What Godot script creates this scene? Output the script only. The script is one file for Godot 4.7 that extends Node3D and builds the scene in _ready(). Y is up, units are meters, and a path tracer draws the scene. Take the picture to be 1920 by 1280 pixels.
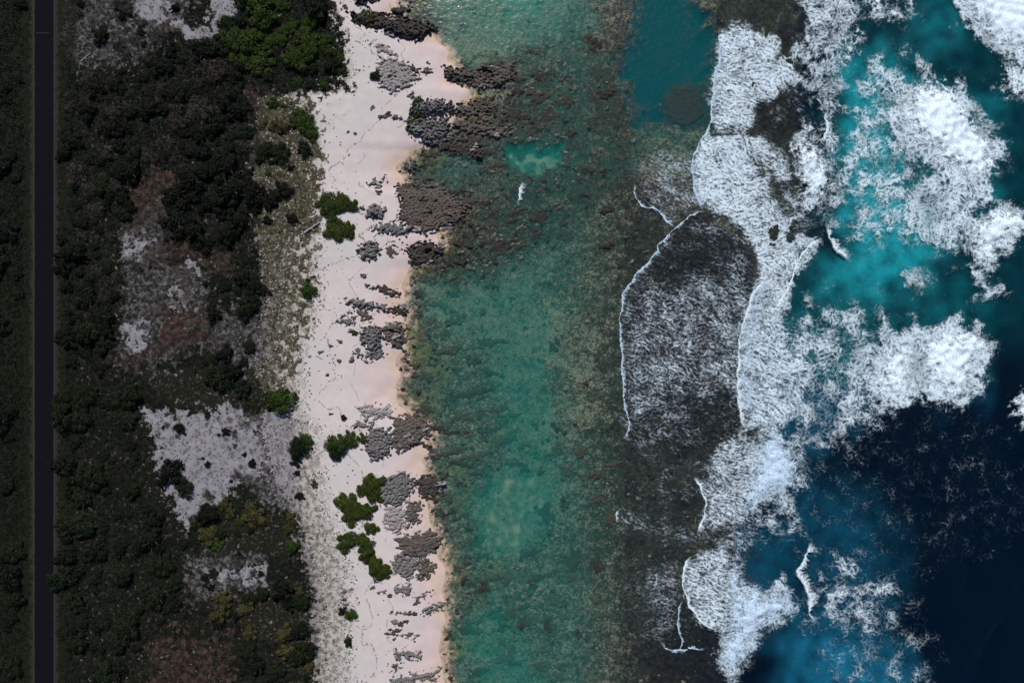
extends Node3D
# A shore seen from a drone looking straight down. Plan positions are given in eighths of a metre (U), x to the east, y to the south,
# with (960, 640) below the camera. World units are metres.
const U := 0.125
const HIGH := 160.0
const FX0 := -240.0
const FY0 := -200.0
const FC := 8.0
const FW := 290
const FH := 206
const TX0 := -160.0
const TY0 := -120.0
const TW := 1800
const TH := 1520
const SX0 := 1130.0
const SY0 := -70.0
const SW := 1148
const SH := 1894
const SS := 0.75

var rng := RandomNumberGenerator.new()
var nb: FastNoiseLite
var nm: FastNoiseLite
var nf: FastNoiseLite
var ng: FastNoiseLite
var nc: FastNoiseLite
var nr: FastNoiseLite
var nw: FastNoiseLite
var nl: FastNoiseLite
var shore_tab := PackedFloat32Array()
var veg_tab := PackedFloat32Array()
var field := {}
var specs := {}
var rows := []
var counts := {}
var M := {}
var high_tab := PackedFloat32Array()

# ------------------------------------------------------------------ helpers
func noise(f: float, s: int, kind := FastNoiseLite.TYPE_SIMPLEX_SMOOTH, oct := 1) -> FastNoiseLite:
	var n := FastNoiseLite.new()
	n.noise_type = kind
	n.frequency = f
	n.seed = s
	n.fractal_type = FastNoiseLite.FRACTAL_FBM if oct > 1 else FastNoiseLite.FRACTAL_NONE
	n.fractal_octaves = oct
	return n

func wx(p: float) -> float: return (p - 960.0) * U
func wz(p: float) -> float: return (p - 640.0) * U
func lin(r: int, g: int, b: int) -> Color: return Color8(r, g, b).srgb_to_linear()

func poly(a: Array) -> PackedVector2Array:
	var p := PackedVector2Array()
	for i in range(0, a.size(), 2):
		p.append(Vector2(a[i], a[i + 1]))
	return p

func sdist(px: float, py: float, p: PackedVector2Array) -> float:
	var best := 1e20
	var inside := false
	var a := p[p.size() - 1]
	for b in p:
		var ex := b.x - a.x
		var ey := b.y - a.y
		var qx := px - a.x
		var qy := py - a.y
		var t := clampf((qx * ex + qy * ey) / maxf(ex * ex + ey * ey, 1e-6), 0.0, 1.0)
		var dx := qx - ex * t
		var dy := qy - ey * t
		best = minf(best, dx * dx + dy * dy)
		if (a.y > py) != (b.y > py) and px < ex * (py - a.y) / ey + a.x:
			inside = not inside
		a = b
	return sqrt(best) if inside else -sqrt(best)

func table(a: Array) -> PackedFloat32Array:
	var t := PackedFloat32Array()
	t.resize(2000)
	var k := 0
	for i in 2000:
		var y := i - 300.0
		while k < a.size() / 2 - 2 and y > a[k * 2 + 2]:
			k += 1
		var f := clampf((y - a[k * 2]) / (a[k * 2 + 2] - a[k * 2]), 0.0, 1.0)
		t[i] = lerpf(a[k * 2 + 1], a[k * 2 + 3], f * f * (3.0 - 2.0 * f))
	return t

func fs(f: PackedFloat32Array, px: float, py: float) -> float:
	var x := clampf((px - FX0) / FC, 0.0, FW - 1.01)
	var y := clampf((py - FY0) / FC, 0.0, FH - 1.01)
	var i := int(x)
	var j := int(y)
	x -= i
	y -= j
	var k := j * FW + i
	return lerpf(lerpf(f[k], f[k + 1], x), lerpf(f[k + FW], f[k + FW + 1], x), y)

func make_field(n: int) -> void:
	var called: String = specs.keys()[n]
	var spec: Array = specs[called]
	var f := PackedFloat32Array()
	f.resize(FW * FH)
	f.fill(spec[0])
	for op in spec[1]:
		var v: float = op[0]
		var soft: float = op[1]
		var p: PackedVector2Array = poly(op[2])
		var lo := p[0]
		var hi := p[0]
		for q in p:
			lo = lo.min(q)
			hi = hi.max(q)
		var i0 := maxi(0, int((lo.x - soft - FX0) / FC))
		var i1 := mini(FW - 1, int((hi.x + soft - FX0) / FC) + 1)
		var j0 := maxi(0, int((lo.y - soft - FY0) / FC))
		var j1 := mini(FH - 1, int((hi.y + soft - FY0) / FC) + 1)
		for j in range(j0, j1 + 1):
			for i in range(i0, i1 + 1):
				var s := smoothstep(-soft, soft, sdist(FX0 + i * FC, FY0 + j * FC, p))
				if s > 0.0:
					f[j * FW + i] = lerpf(f[j * FW + i], v, s)
	rows[n] = f

func numbered(called: String) -> String:
	counts[called] = counts.get(called, -1) + 1
	return called if counts[called] == 0 else "%s_%03d" % [called, counts[called]]

func meta(o: Node, label := "", category := "", group := "", kind := "") -> void:
	for a in [["label", label], ["category", category], ["group", group], ["kind", kind]]:
		if a[1]:
			o.set_meta(a[0], a[1])

func mesh_node(called: String, m: Mesh, mat: Material, parent: Node = self) -> MeshInstance3D:
	var o := MeshInstance3D.new()
	o.name = numbered(called) if parent == self else called
	o.mesh = m
	if mat:
		o.material_override = mat
	parent.add_child(o, true)
	return o

func base_node(called: String, at := Vector3.ZERO) -> Node3D:
	var o := Node3D.new()
	o.name = numbered(called)
	add_child(o)
	o.position = at
	return o

func array_mesh(v: PackedVector3Array, n: PackedVector3Array, c: PackedColorArray, uv: PackedVector2Array, ix: PackedInt32Array) -> ArrayMesh:
	var a := []
	a.resize(Mesh.ARRAY_MAX)
	a[Mesh.ARRAY_VERTEX] = v
	if n.size():
		a[Mesh.ARRAY_NORMAL] = n
	if c.size():
		a[Mesh.ARRAY_COLOR] = c
	if uv.size():
		a[Mesh.ARRAY_TEX_UV] = uv
	if ix.size():
		a[Mesh.ARRAY_INDEX] = ix
	var m := ArrayMesh.new()
	m.add_surface_from_arrays(Mesh.PRIMITIVE_TRIANGLES, a)
	return m

func plain(called: String, c: Color, rough := 1.0, vertex := false) -> StandardMaterial3D:
	var m := StandardMaterial3D.new()
	m.resource_name = called
	m.albedo_color = c
	m.roughness = rough
	m.metallic_specular = 0.3
	m.vertex_color_use_as_albedo = vertex
	return m

# mottled surface: a ramp over fractal noise laid on in world metres, with relief
func mottled(called: String, cols: Array, offs: Array, metres: float, relief: float, s: int, rough := 0.95) -> StandardMaterial3D:
	var m := StandardMaterial3D.new()
	m.resource_name = called
	var g := Gradient.new()
	g.offsets = PackedFloat32Array(offs)
	g.colors = PackedColorArray(cols)
	var t := NoiseTexture2D.new()
	t.width = 512
	t.height = 512
	t.seamless = true
	t.noise = noise(0.02, s, FastNoiseLite.TYPE_SIMPLEX_SMOOTH, 5)
	t.color_ramp = g
	m.albedo_texture = t
	m.roughness = rough
	m.metallic_specular = 0.3
	m.uv1_triplanar = true
	m.uv1_world_triplanar = true
	m.uv1_scale = Vector3.ONE / metres
	if relief > 0.0:
		var h := NoiseTexture2D.new()
		h.width = 512
		h.height = 512
		h.seamless = true
		h.noise = noise(0.035, s + 7, FastNoiseLite.TYPE_SIMPLEX_SMOOTH, 4)
		m.heightmap_enabled = true
		m.heightmap_texture = h
		m.heightmap_scale = relief
	return m

# ------------------------------------------------------------------ the lie of the land
func ground_height(px: float, py: float) -> float:
	var k := clampi(int(py) + 300, 0, 1999)
	var d := (shore_tab[k] - px) * U + nb.get_noise_2d(px * 2.0, py * 2.0) * 1.0
	if d > 0.0:
		var h := 0.02 + 1.45 * (1.0 - exp(-d / 11.0))
		var inland := smoothstep(18.0, 32.0, d) * smoothstep(112.0, 150.0, px)
		h += inland * (0.25 * nb.get_noise_2d(px, py) + 0.1 * nm.get_noise_2d(px, py))
		return h + 0.012 * nm.get_noise_2d(px * 1.7, py * 1.7) * minf(d, 1.0)
	var vx := px + nb.get_noise_2d(px * 2.4, py * 2.4 + 40.0) * 13.0 + nm.get_noise_2d(px, py + 300.0) * 7.0
	var vy := py + nb.get_noise_2d(px * 2.4 + 90.0, py * 2.4) * 13.0 + nm.get_noise_2d(px + 300.0, py) * 7.0
	var depth := 0.75 * (1.0 - exp(d / 13.0)) + fs(field.deep, vx, vy) * smoothstep(0.0, -4.0, d) * (1.0 + 0.35 * nb.get_noise_2d(px * 1.7, py * 1.7))
	var r := fs(field.reef, vx, vy) * smoothstep(0.0, -1.5, d)
	var bump := nf.get_noise_2d(px * 0.7, py * 1.1) * 0.16 + nm.get_noise_2d(px * 0.9, py * 1.4) * 0.14
	var h2 := -depth + r * bump + 0.05 * nb.get_noise_2d(px * 3.0, py * 3.0)
	return minf(h2, -0.12) if px > 1080.0 else h2

func wave_height(px: float, py: float) -> float:
	if px < 1150.0:
		return 0.0
	var a := smoothstep(1150.0, 1650.0, px)
	return a * (0.55 * nb.get_noise_2d(px * 0.9, py * 0.5) + 0.18 * nm.get_noise_2d(px * 0.7, py * 0.5)) + 0.02

func terrain_rows(n: int) -> void:
	var cell := 3.2
	var across := int(TW / cell) + 1
	var lines: Array = []
	var out := PackedFloat32Array()
	for j in range(n * 16, mini((n + 1) * 16, int(TH / cell) + 1)):
		for i in across:
			out.append(ground_height(TX0 + i * cell, TY0 + j * cell))
	rows[n] = out

func mix3(a: Vector3, b: Vector3, t: float) -> Vector3:
	return a + (b - a) * clampf(t, 0.0, 1.0)

# colours (sRGB of the material itself) of sand, soil, litter and sea floor
func ground_rows(n: int) -> void:
	var sand := Vector3(180, 170, 167)
	var pink := Vector3(182, 165, 162)
	var peach := Vector3(182, 161, 146)
	var grey_sand := Vector3(172, 167, 164)
	var gravel := Vector3(96, 93, 82)
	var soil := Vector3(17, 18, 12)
	var inland_sand := Vector3(122, 119, 124)
	var olive := Vector3(44, 43, 31)
	var straw := Vector3(92, 87, 70)
	var red := Vector3(38, 29, 25)
	var grey := Vector3(96, 94, 92)
	var out := PackedByteArray()
	var y0 := n * 20
	var y1 := mini(y0 + 20, TH)
	out.resize(TW * (y1 - y0) * 3)
	var at := 0
	for j in range(y0, y1):
		var py := TY0 + j
		var k := int(py) + 300
		for i in TW:
			var px := TX0 + i
			var c: Vector3
			var fine := nf.get_noise_2d(px, py)
			var mid := nm.get_noise_2d(px, py)
			var big := nb.get_noise_2d(px, py)
			var grain := ng.get_noise_2d(px, py)
			var fb := nw.get_noise_2d(px * 2.6, py * 2.6) * 2.0
			var d := (shore_tab[k] - px) * U + nb.get_noise_2d(px * 2.0, py * 2.0) * 1.0
			var vx := px + nb.get_noise_2d(px * 2.4, py * 2.4 + 40.0) * 13.0 + nm.get_noise_2d(px, py + 300.0) * 7.0
			var vy := py + nb.get_noise_2d(px * 2.4 + 90.0, py * 2.4) * 13.0 + nm.get_noise_2d(px + 300.0, py) * 7.0
			if d > -0.15:
				c = mix3(sand, pink, smoothstep(9.0, 3.0, d + big * 4.0))
				c = mix3(c, peach, smoothstep(3.0, 0.3, d + big * 2.0 + fine * 0.25))
				c = mix3(c, grey_sand, smoothstep(12.0, 22.0, d + big * 6.0) * 0.6)
				var line := absf(d - 10.5 - 2.6 * nb.get_noise_2d(px * 0.6, py * 1.6) - 0.35 * mid)
				if line < 0.13 and nm.get_noise_2d(px * 0.5 + 400.0, py * 0.6) > -0.15:
					c = mix3(c, Vector3(128, 118, 108), 0.6 + grain * 0.5)
				line = absf(d - 16.5 - 3.0 * nb.get_noise_2d(px * 0.8 + 90.0, py * 1.3) - 0.6 * mid)
				if line < 0.24 and fine > -0.1:
					c = mix3(c, Vector3(110, 102, 92), 0.65 + grain * 0.5)
				var e := px - veg_tab[k] + mid * 16.0 + fine * 7.0   # negative: behind the sand
				var inner := 1.0 - smoothstep(-26.0, 4.0, e)
				if inner > 0.0 and px > 100.0:
					var g := clampf(0.38 + 0.85 * fb + 0.4 * grain + 0.2 * mid, 0.0, 1.0)
					var gr := mix3(Vector3(162, 155, 150), gravel, g * 0.85)
					c = mix3(c, gr, inner)
				if px < veg_tab[k] + 40.0:
					c = mix3(c, mix3(Vector3(104, 101, 100), Vector3(60, 58, 52), 0.4 + fb), smoothstep(-40.0, -90.0, e))
					var w := mid * 0.42 + fine * 0.2 + fb * 0.36 + grain * 0.1
					var ol := fs(field.olive, vx, vy)
					if ol > 0.02:
						var og := mix3(olive, straw, 0.3 + fb * 0.7 + grain * 0.4)
						c = mix3(c, og, smoothstep(0.36, 0.6, ol + w))
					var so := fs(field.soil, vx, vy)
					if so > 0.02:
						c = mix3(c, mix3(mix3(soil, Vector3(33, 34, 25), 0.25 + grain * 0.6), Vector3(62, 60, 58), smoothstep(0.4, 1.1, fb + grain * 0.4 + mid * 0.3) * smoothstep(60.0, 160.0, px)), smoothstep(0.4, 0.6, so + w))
					var tw := fs(field.twig, vx, vy)
					if tw > 0.02:
						c = mix3(c, mix3(Vector3(24, 23, 21), Vector3(92, 90, 92), 0.36 + fb * 0.8 + grain * 0.4), smoothstep(0.4, 0.6, tw + w))
					var re := fs(field.litter, vx, vy)
					if re > 0.02:
						c = mix3(c, mix3(red, Vector3(72, 57, 50), 0.2 + fb * 0.7 + grain * 0.5), smoothstep(0.4, 0.75, re - 0.12 + w * 1.7))
					var sa := fs(field.sand, vx, vy)
					if sa > 0.02:
						c = mix3(c, mix3(inland_sand, Vector3(84, 82, 80), smoothstep(0.2, 0.8, fb + grain * 0.5)), smoothstep(0.38, 0.62, sa + w * 1.25))
					if px < 150.0:
						var v := absf(px - 90.0) - 22.0 + mid * 5.0 + fine * 3.0
						c = mix3(Vector3(40, 38, 29), mix3(soil, Vector3(20, 27, 12), 0.5 + fine), smoothstep(-1.0, 8.0, v))
				c += Vector3.ONE * (grain * 4.0 + mid * 2.5)
			else:
				var r := fs(field.reef, vx, vy)
				var bend := mid * 6.0
				var cell := nc.get_noise_2d(px + fine * 3.0, py * 1.25 + mid * 4.0)
				var fb2 := nw.get_noise_2d(px * 6.0, py * 6.6) * 2.0
				var crack := smoothstep(0.42, 0.74, nr.get_noise_2d(px * 1.15 + bend, py * 1.5))
				var mott := 0.1 * fine + 0.3 * grain + 0.5 * fb2 + 0.26 * fb + 0.3 * big + 0.5 * nb.get_noise_2d(px * 2.2 + 70.0, py * 3.8)
				var s := smoothstep(0.1, 0.8, r + mott * 0.5)
				var floor_sand := mix3(Vector3(112, 114, 96), Vector3(70, 74, 60), 0.45 + fb2 * 0.5 + fb * 0.4)
				var rub := mix3(Vector3(80, 76, 64), Vector3(34, 32, 27), 0.45 + fb2 * 0.5 + fb * 0.5 + grain * 0.4)
				rub = mix3(rub, Vector3(82, 80, 48), smoothstep(0.1, 0.5, big + 0.3 * mid) * smoothstep(-26.0, -4.0, d))
				rub = mix3(rub, Vector3(34, 31, 26), smoothstep(0.62, 0.9, cell + 1.0 + 0.25 * mid) * 0.75)
				c = mix3(floor_sand, rub, s)
				c = mix3(c, Vector3(26, 25, 21), crack * smoothstep(0.25, 0.55, r + 0.3 * big) * 0.7)
				c = mix3(c, Vector3(160, 158, 134), smoothstep(0.16, 0.04, r + mid * 0.05))
				var br := fs(field.brown, vx, vy)
				if br > 0.02:
					var bc := mix3(Vector3(50, 56, 46), Vector3(23, 27, 22), 0.45 + fb2 * 0.4 + fb * 0.4 + grain * 0.2)
					c = mix3(c, bc, smoothstep(0.3, 0.7, br + mott * 0.35))
				var dk := fs(field.dark, vx, vy)
				if dk > 0.02:
					c = mix3(c, mix3(Vector3(19, 20, 18), Vector3(42, 44, 36), 0.35 + fb * 0.6 + fb2 * 0.3), smoothstep(0.3, 0.7, dk + mott * 0.3) * 0.95)
				c = mix3(Vector3(170, 146, 128), c, smoothstep(-0.3, -4.2, d + fb * 1.6 + mid * 0.9))
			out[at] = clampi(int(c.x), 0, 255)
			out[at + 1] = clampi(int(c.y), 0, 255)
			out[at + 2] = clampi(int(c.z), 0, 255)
			at += 3
	rows[n] = out

# lace of foam: how much of each spot is covered
func foam_rows(n: int) -> void:
	var f: PackedFloat32Array = field.foam
	var out := PackedByteArray()
	var y0 := n * 24
	var y1 := mini(y0 + 24, SH)
	out.resize(SW * (y1 - y0) * 4)
	var at := 0
	for j in range(y0, y1):
		var py := SY0 + j * SS
		for i in SW:
			var px := SX0 + i * SS
			out[at] = 196
			out[at + 1] = 212
			out[at + 2] = 222
			var ax := nb.get_noise_2d(px * 1.6, py * 1.6)
			var ay := nb.get_noise_2d(py * 1.6 + 300.0, px * 1.6)
			var bx := nm.get_noise_2d(px, py + 70.0)
			var by := nm.get_noise_2d(px + 70.0, py)
			var wild := lerpf(5.0, 20.0, smoothstep(1390.0, 1520.0, px))
			var c := fs(f, px + ax * wild + bx * wild * 0.55 + nf.get_noise_2d(px, py) * 3.0, py + ay * wild + by * wild * 0.55 + nf.get_noise_2d(py, px) * 3.0)
			c *= lerpf(0.35 + 1.3 * smoothstep(-0.5, 0.6, ay + 0.5 * bx), 1.0, maxf(smoothstep(0.2, 0.6, c), smoothstep(1460.0, 1380.0, px)))
			if c > 0.012:
				# drawn out into strands along the run of the water: straight over the reef, curling outside it
				var curl := lerpf(0.7, 2.6, smoothstep(1420.0, 1600.0, px))
				var turn := 0.32 + curl * nb.get_noise_2d(px * 1.1 + 800.0, py * 1.1) + 0.5 * bx
				var step := 0.95 if px < 1430.0 + ax * 40.0 else 1.4
				var ux := cos(turn) * step
				var uy := sin(turn) * step
				var l1 := 0.0
				var l2 := 0.0
				for k in range(-4, 5):
					l1 += nl.get_noise_2d(px + ux * k, py + uy * k)
				for k in range(-3, 4):
					l2 += nm.get_noise_2d((px + ux * 3.0 * k) * 1.5 + 40.0, (py + uy * 3.0 * k) * 1.5)
				var fb := nw.get_noise_2d(px * 0.8 + 90.0, py * 0.8) * 3.6
				var web := (nr.get_noise_2d(px * 2.2 + bx * 7.0, py * 2.2 + by * 7.0) - 0.3) * 2.6
				var out_there := smoothstep(1430.0, 1560.0, px)
				var pore := (nc.get_noise_2d(px * 2.1 + bx * 5.0, py * 2.6 + by * 5.0) + 0.57) * 4.0
				var v := lerpf(0.36, 0.26, out_there) * l1 * 0.5 + lerpf(0.36, 0.16, out_there) * pore + 0.2 * l2 * 0.49 + lerpf(0.2, 0.3, out_there) * fb + lerpf(0.4, 0.72, out_there) * web + 0.8 * ng.get_noise_2d(px * 1.1, py * 1.1)
				var t := 1.75 * (1.0 - 2.0 * c)
				var cover := smoothstep(t - 1.35, t + 1.5, v)
				out[at + 3] = int(255.0 * cover * (0.06 + 0.88 * smoothstep(0.0, 0.62, c + 0.08 * fb)))
			at += 4
	rows[n] = out

func in_rows(work: Callable, n: int) -> Array:
	rows = []
	rows.resize(n)
	var id := WorkerThreadPool.add_group_task(work, n, -1, true)
	WorkerThreadPool.wait_for_group_task_completion(id)
	return rows

# ------------------------------------------------------------------ shapes
func stone_mesh(s: int, rough_amount: float, sub := 2) -> ArrayMesh:
	var t := (1.0 + sqrt(5.0)) / 2.0
	var v: Array = [Vector3(-1, t, 0), Vector3(1, t, 0), Vector3(-1, -t, 0), Vector3(1, -t, 0), Vector3(0, -1, t), Vector3(0, 1, t), Vector3(0, -1, -t), Vector3(0, 1, -t), Vector3(t, 0, -1), Vector3(t, 0, 1), Vector3(-t, 0, -1), Vector3(-t, 0, 1)]
	var f: Array = [0, 11, 5, 0, 5, 1, 0, 1, 7, 0, 7, 10, 0, 10, 11, 1, 5, 9, 5, 11, 4, 11, 10, 2, 10, 7, 6, 7, 1, 8, 3, 9, 4, 3, 4, 2, 3, 2, 6, 3, 6, 8, 3, 8, 9, 4, 9, 5, 2, 4, 11, 6, 2, 10, 8, 6, 7, 9, 8, 1]
	for q in v.size():
		v[q] = v[q].normalized()
	for r in sub:
		var mids := {}
		var g: Array = []
		for k in range(0, f.size(), 3):
			var e: Array = []
			for w in 3:
				var a: int = f[k + w]
				var b: int = f[k + (w + 1) % 3]
				var key := Vector2i(mini(a, b), maxi(a, b))
				if not mids.has(key):
					mids[key] = v.size()
					v.append(((v[a] + v[b]) / 2.0).normalized())
				e.append(mids[key])
			g += [f[k], e[0], e[2], f[k + 1], e[1], e[0], f[k + 2], e[2], e[1], e[0], e[1], e[2]]
		f = g
	var n3 := noise(0.9, s)
	var n4 := noise(2.4, s + 1)
	var st := SurfaceTool.new()
	st.begin(Mesh.PRIMITIVE_TRIANGLES)
	st.set_smooth_group(-1)
	for k in range(0, f.size(), 3):
		for w in [0, 2, 1]:
			var p: Vector3 = v[f[k + w]]
			var cut := 1.0 + rough_amount * (n3.get_noise_3dv(p) * 0.8 + absf(n4.get_noise_3dv(p)) * -0.5)
			st.add_vertex(p * cut)
	st.generate_normals()
	return st.commit()

# a raised patch with a ragged outline: bedrock or foam heaped up on the water
func patch_mesh(outline: PackedVector2Array, cell: float, shape: Callable, thick: Variant = null) -> ArrayMesh:
	var lo := outline[0]
	var hi := outline[0]
	for q in outline:
		lo = lo.min(q)
		hi = hi.max(q)
	lo -= Vector2(14, 14)
	hi += Vector2(14, 14)
	var w := int((hi.x - lo.x) / cell) + 1
	var h := int((hi.y - lo.y) / cell) + 1
	var pts := PackedVector3Array()
	var ins := PackedByteArray()
	var solid := PackedFloat32Array()
	var cc := PackedColorArray()
	for j in h:
		for i in w:
			var px := lo.x + i * cell
			var py := lo.y + j * cell
			var sd := sdist(px, py, outline)
			var a: Vector2 = shape.call(px, py, sd)
			solid.append(thick.call(px, py, sd) if thick != null else 1.0)
			pts.append(Vector3(wx(px), a.x, wz(py)))
			ins.append(1 if a.y > 0.0 else 0)
	var ix := PackedInt32Array()
	var used := PackedInt32Array()
	used.resize(pts.size())
	used.fill(-1)
	var v := PackedVector3Array()
	var nn := PackedVector3Array()
	for j in h - 1:
		for i in w - 1:
			var k := j * w + i
			if ins[k] + ins[k + 1] + ins[k + w] + ins[k + w + 1] < 1:
				continue
			for q in [k, k + 1, k + w, k + w, k + 1, k + w + 1]:
				if used[q] < 0:
					used[q] = v.size()
					v.append(pts[q])
					if thick != null:
						cc.append(Color(1, 1, 1, solid[q]))
					var qi: int = q % w
					var qj: int = q / w
					var gx := pts[qj * w + mini(qi + 1, w - 1)].y - pts[qj * w + maxi(qi - 1, 0)].y
					var gz := pts[mini(qj + 1, h - 1) * w + qi].y - pts[maxi(qj - 1, 0) * w + qi].y
					nn.append(Vector3(-gx, 2.0 * cell * U, -gz).normalized())
				ix.append(used[q])
	return array_mesh(v, nn, cc, PackedVector2Array(), ix)

func bar(st: SurfaceTool, a: Vector3, b: Vector3, ra: float, rb: float, sides := 5) -> void:
	var d := (b - a).normalized()
	var s := d.cross(Vector3.UP if absf(d.y) < 0.9 else Vector3.RIGHT).normalized()
	var t := s.cross(d)
	for k in sides:
		var p0 := s * cos(TAU * k / sides) + t * sin(TAU * k / sides)
		var p1 := s * cos(TAU * (k + 1) / sides) + t * sin(TAU * (k + 1) / sides)
		for q in [[a + p0 * ra, p0], [b + p1 * rb, p1], [b + p0 * rb, p0], [a + p0 * ra, p0], [a + p1 * ra, p1], [b + p1 * rb, p1]]:
			st.set_normal(q[1])
			st.add_vertex(q[0])

# leaves of a crown of radius 1 that stands on y = 0
func crown_mesh(s: int, lobes: int, tall: float, leaves: int, size: float, cols: Array) -> ArrayMesh:
	var r := RandomNumberGenerator.new()
	r.seed = s
	var at: Array = [[Vector3(0, tall * 0.5, 0), 0.62]]
	for i in lobes:
		var a := TAU * i / lobes + r.randf_range(-0.5, 0.5)
		var far := r.randf_range(0.35, 0.86)
		at.append([Vector3(cos(a) * far, tall * r.randf_range(0.25, 0.62), sin(a) * far), r.randf_range(0.2, 0.46)])
	var v := PackedVector3Array()
	var n := PackedVector3Array()
	var c := PackedColorArray()
	for i in leaves:
		var l: Array = at[r.randi() % at.size()] if r.randf() < 0.85 else at[0]
		var u := Vector3(r.randfn(), r.randfn(), r.randfn()).normalized()
		u.y = absf(u.y) * 1.0 - 0.25
		var rad: float = l[1] * pow(r.randf(), 0.28) * r.randf_range(0.85, 1.12)
		var p: Vector3 = l[0] + Vector3(u.x * rad, u.y * rad * minf(tall, 1.1), u.z * rad)
		p.y = maxf(p.y, 0.03)
		var out := (u + Vector3(0, 0.7, 0) + Vector3(r.randfn(), r.randfn(), r.randfn()) * 0.55).normalized()
		var side := out.cross(Vector3(r.randfn(), r.randfn(), r.randfn())).normalized()
		var up := side.cross(out)
		var w := size * r.randf_range(0.6, 1.25)
		var hgt := w * r.randf_range(1.0, 1.7)
		var col: Color = cols[r.randi() % cols.size()]
		col = col * r.randf_range(0.7, 1.35)
		var b0 := p - side * w * 0.5
		var b1 := p + side * w * 0.5
		var tip := p + up * hgt * 0.6
		var tail := p - up * hgt * 0.6
		for q in [b0, b1, tip, b0, tail, b1]:
			v.append(q)
			n.append((out + u * 0.4).normalized())
			c.append(col)
	return array_mesh(v, n, c, PackedVector2Array(), PackedInt32Array())

func limbs_mesh(s: int, tall: float, limbs: int, thick: float, twigs := 0) -> ArrayMesh:
	var r := RandomNumberGenerator.new()
	r.seed = s
	var st := SurfaceTool.new()
	st.begin(Mesh.PRIMITIVE_TRIANGLES)
	for i in limbs:
		var a := TAU * i / limbs + r.randf_range(-0.4, 0.4)
		var p := Vector3(cos(a) * 0.05, -0.05, sin(a) * 0.05)
		var mid := Vector3(cos(a) * 0.28, tall * 0.35, sin(a) * 0.28)
		var tip := Vector3(cos(a + 0.3) * r.randf_range(0.5, 0.85), tall * r.randf_range(0.45, 0.8), sin(a + 0.3) * r.randf_range(0.5, 0.85))
		bar(st, p, mid, thick, thick * 0.7)
		bar(st, mid, tip, thick * 0.7, thick * 0.3)
		for t in twigs:
			var from := mid.lerp(tip, r.randf())
			var to := from + Vector3(r.randfn() * 0.22, r.randf_range(0.0, 0.22) * tall, r.randfn() * 0.22)
			bar(st, from, to, thick * 0.38, thick * 0.18, 3)
			bar(st, to, to + Vector3(r.randfn() * 0.15, 0.06, r.randfn() * 0.15), thick * 0.2, thick * 0.1, 3)
	return st.commit()

func lay(px: float, py: float) -> Vector3:
	return Vector3(wx(px), ground_height(px, py), wz(py))

func scatter_copies(called: String, label: String, category: String, m: Mesh, mat: Material, t: Array, cols: Array) -> void:
	if t.is_empty():
		return
	var mm := MultiMesh.new()
	mm.transform_format = MultiMesh.TRANSFORM_3D
	mm.use_colors = cols.size() > 0
	mm.mesh = m
	mm.instance_count = t.size()
	for i in t.size():
		mm.set_instance_transform(i, t[i])
		if cols.size():
			mm.set_instance_color(i, cols[i])
	var o := MultiMeshInstance3D.new()
	o.name = numbered(called)
	o.multimesh = mm
	o.material_override = mat
	meta(o, label, category, "", "stuff")
	add_child(o)

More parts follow.
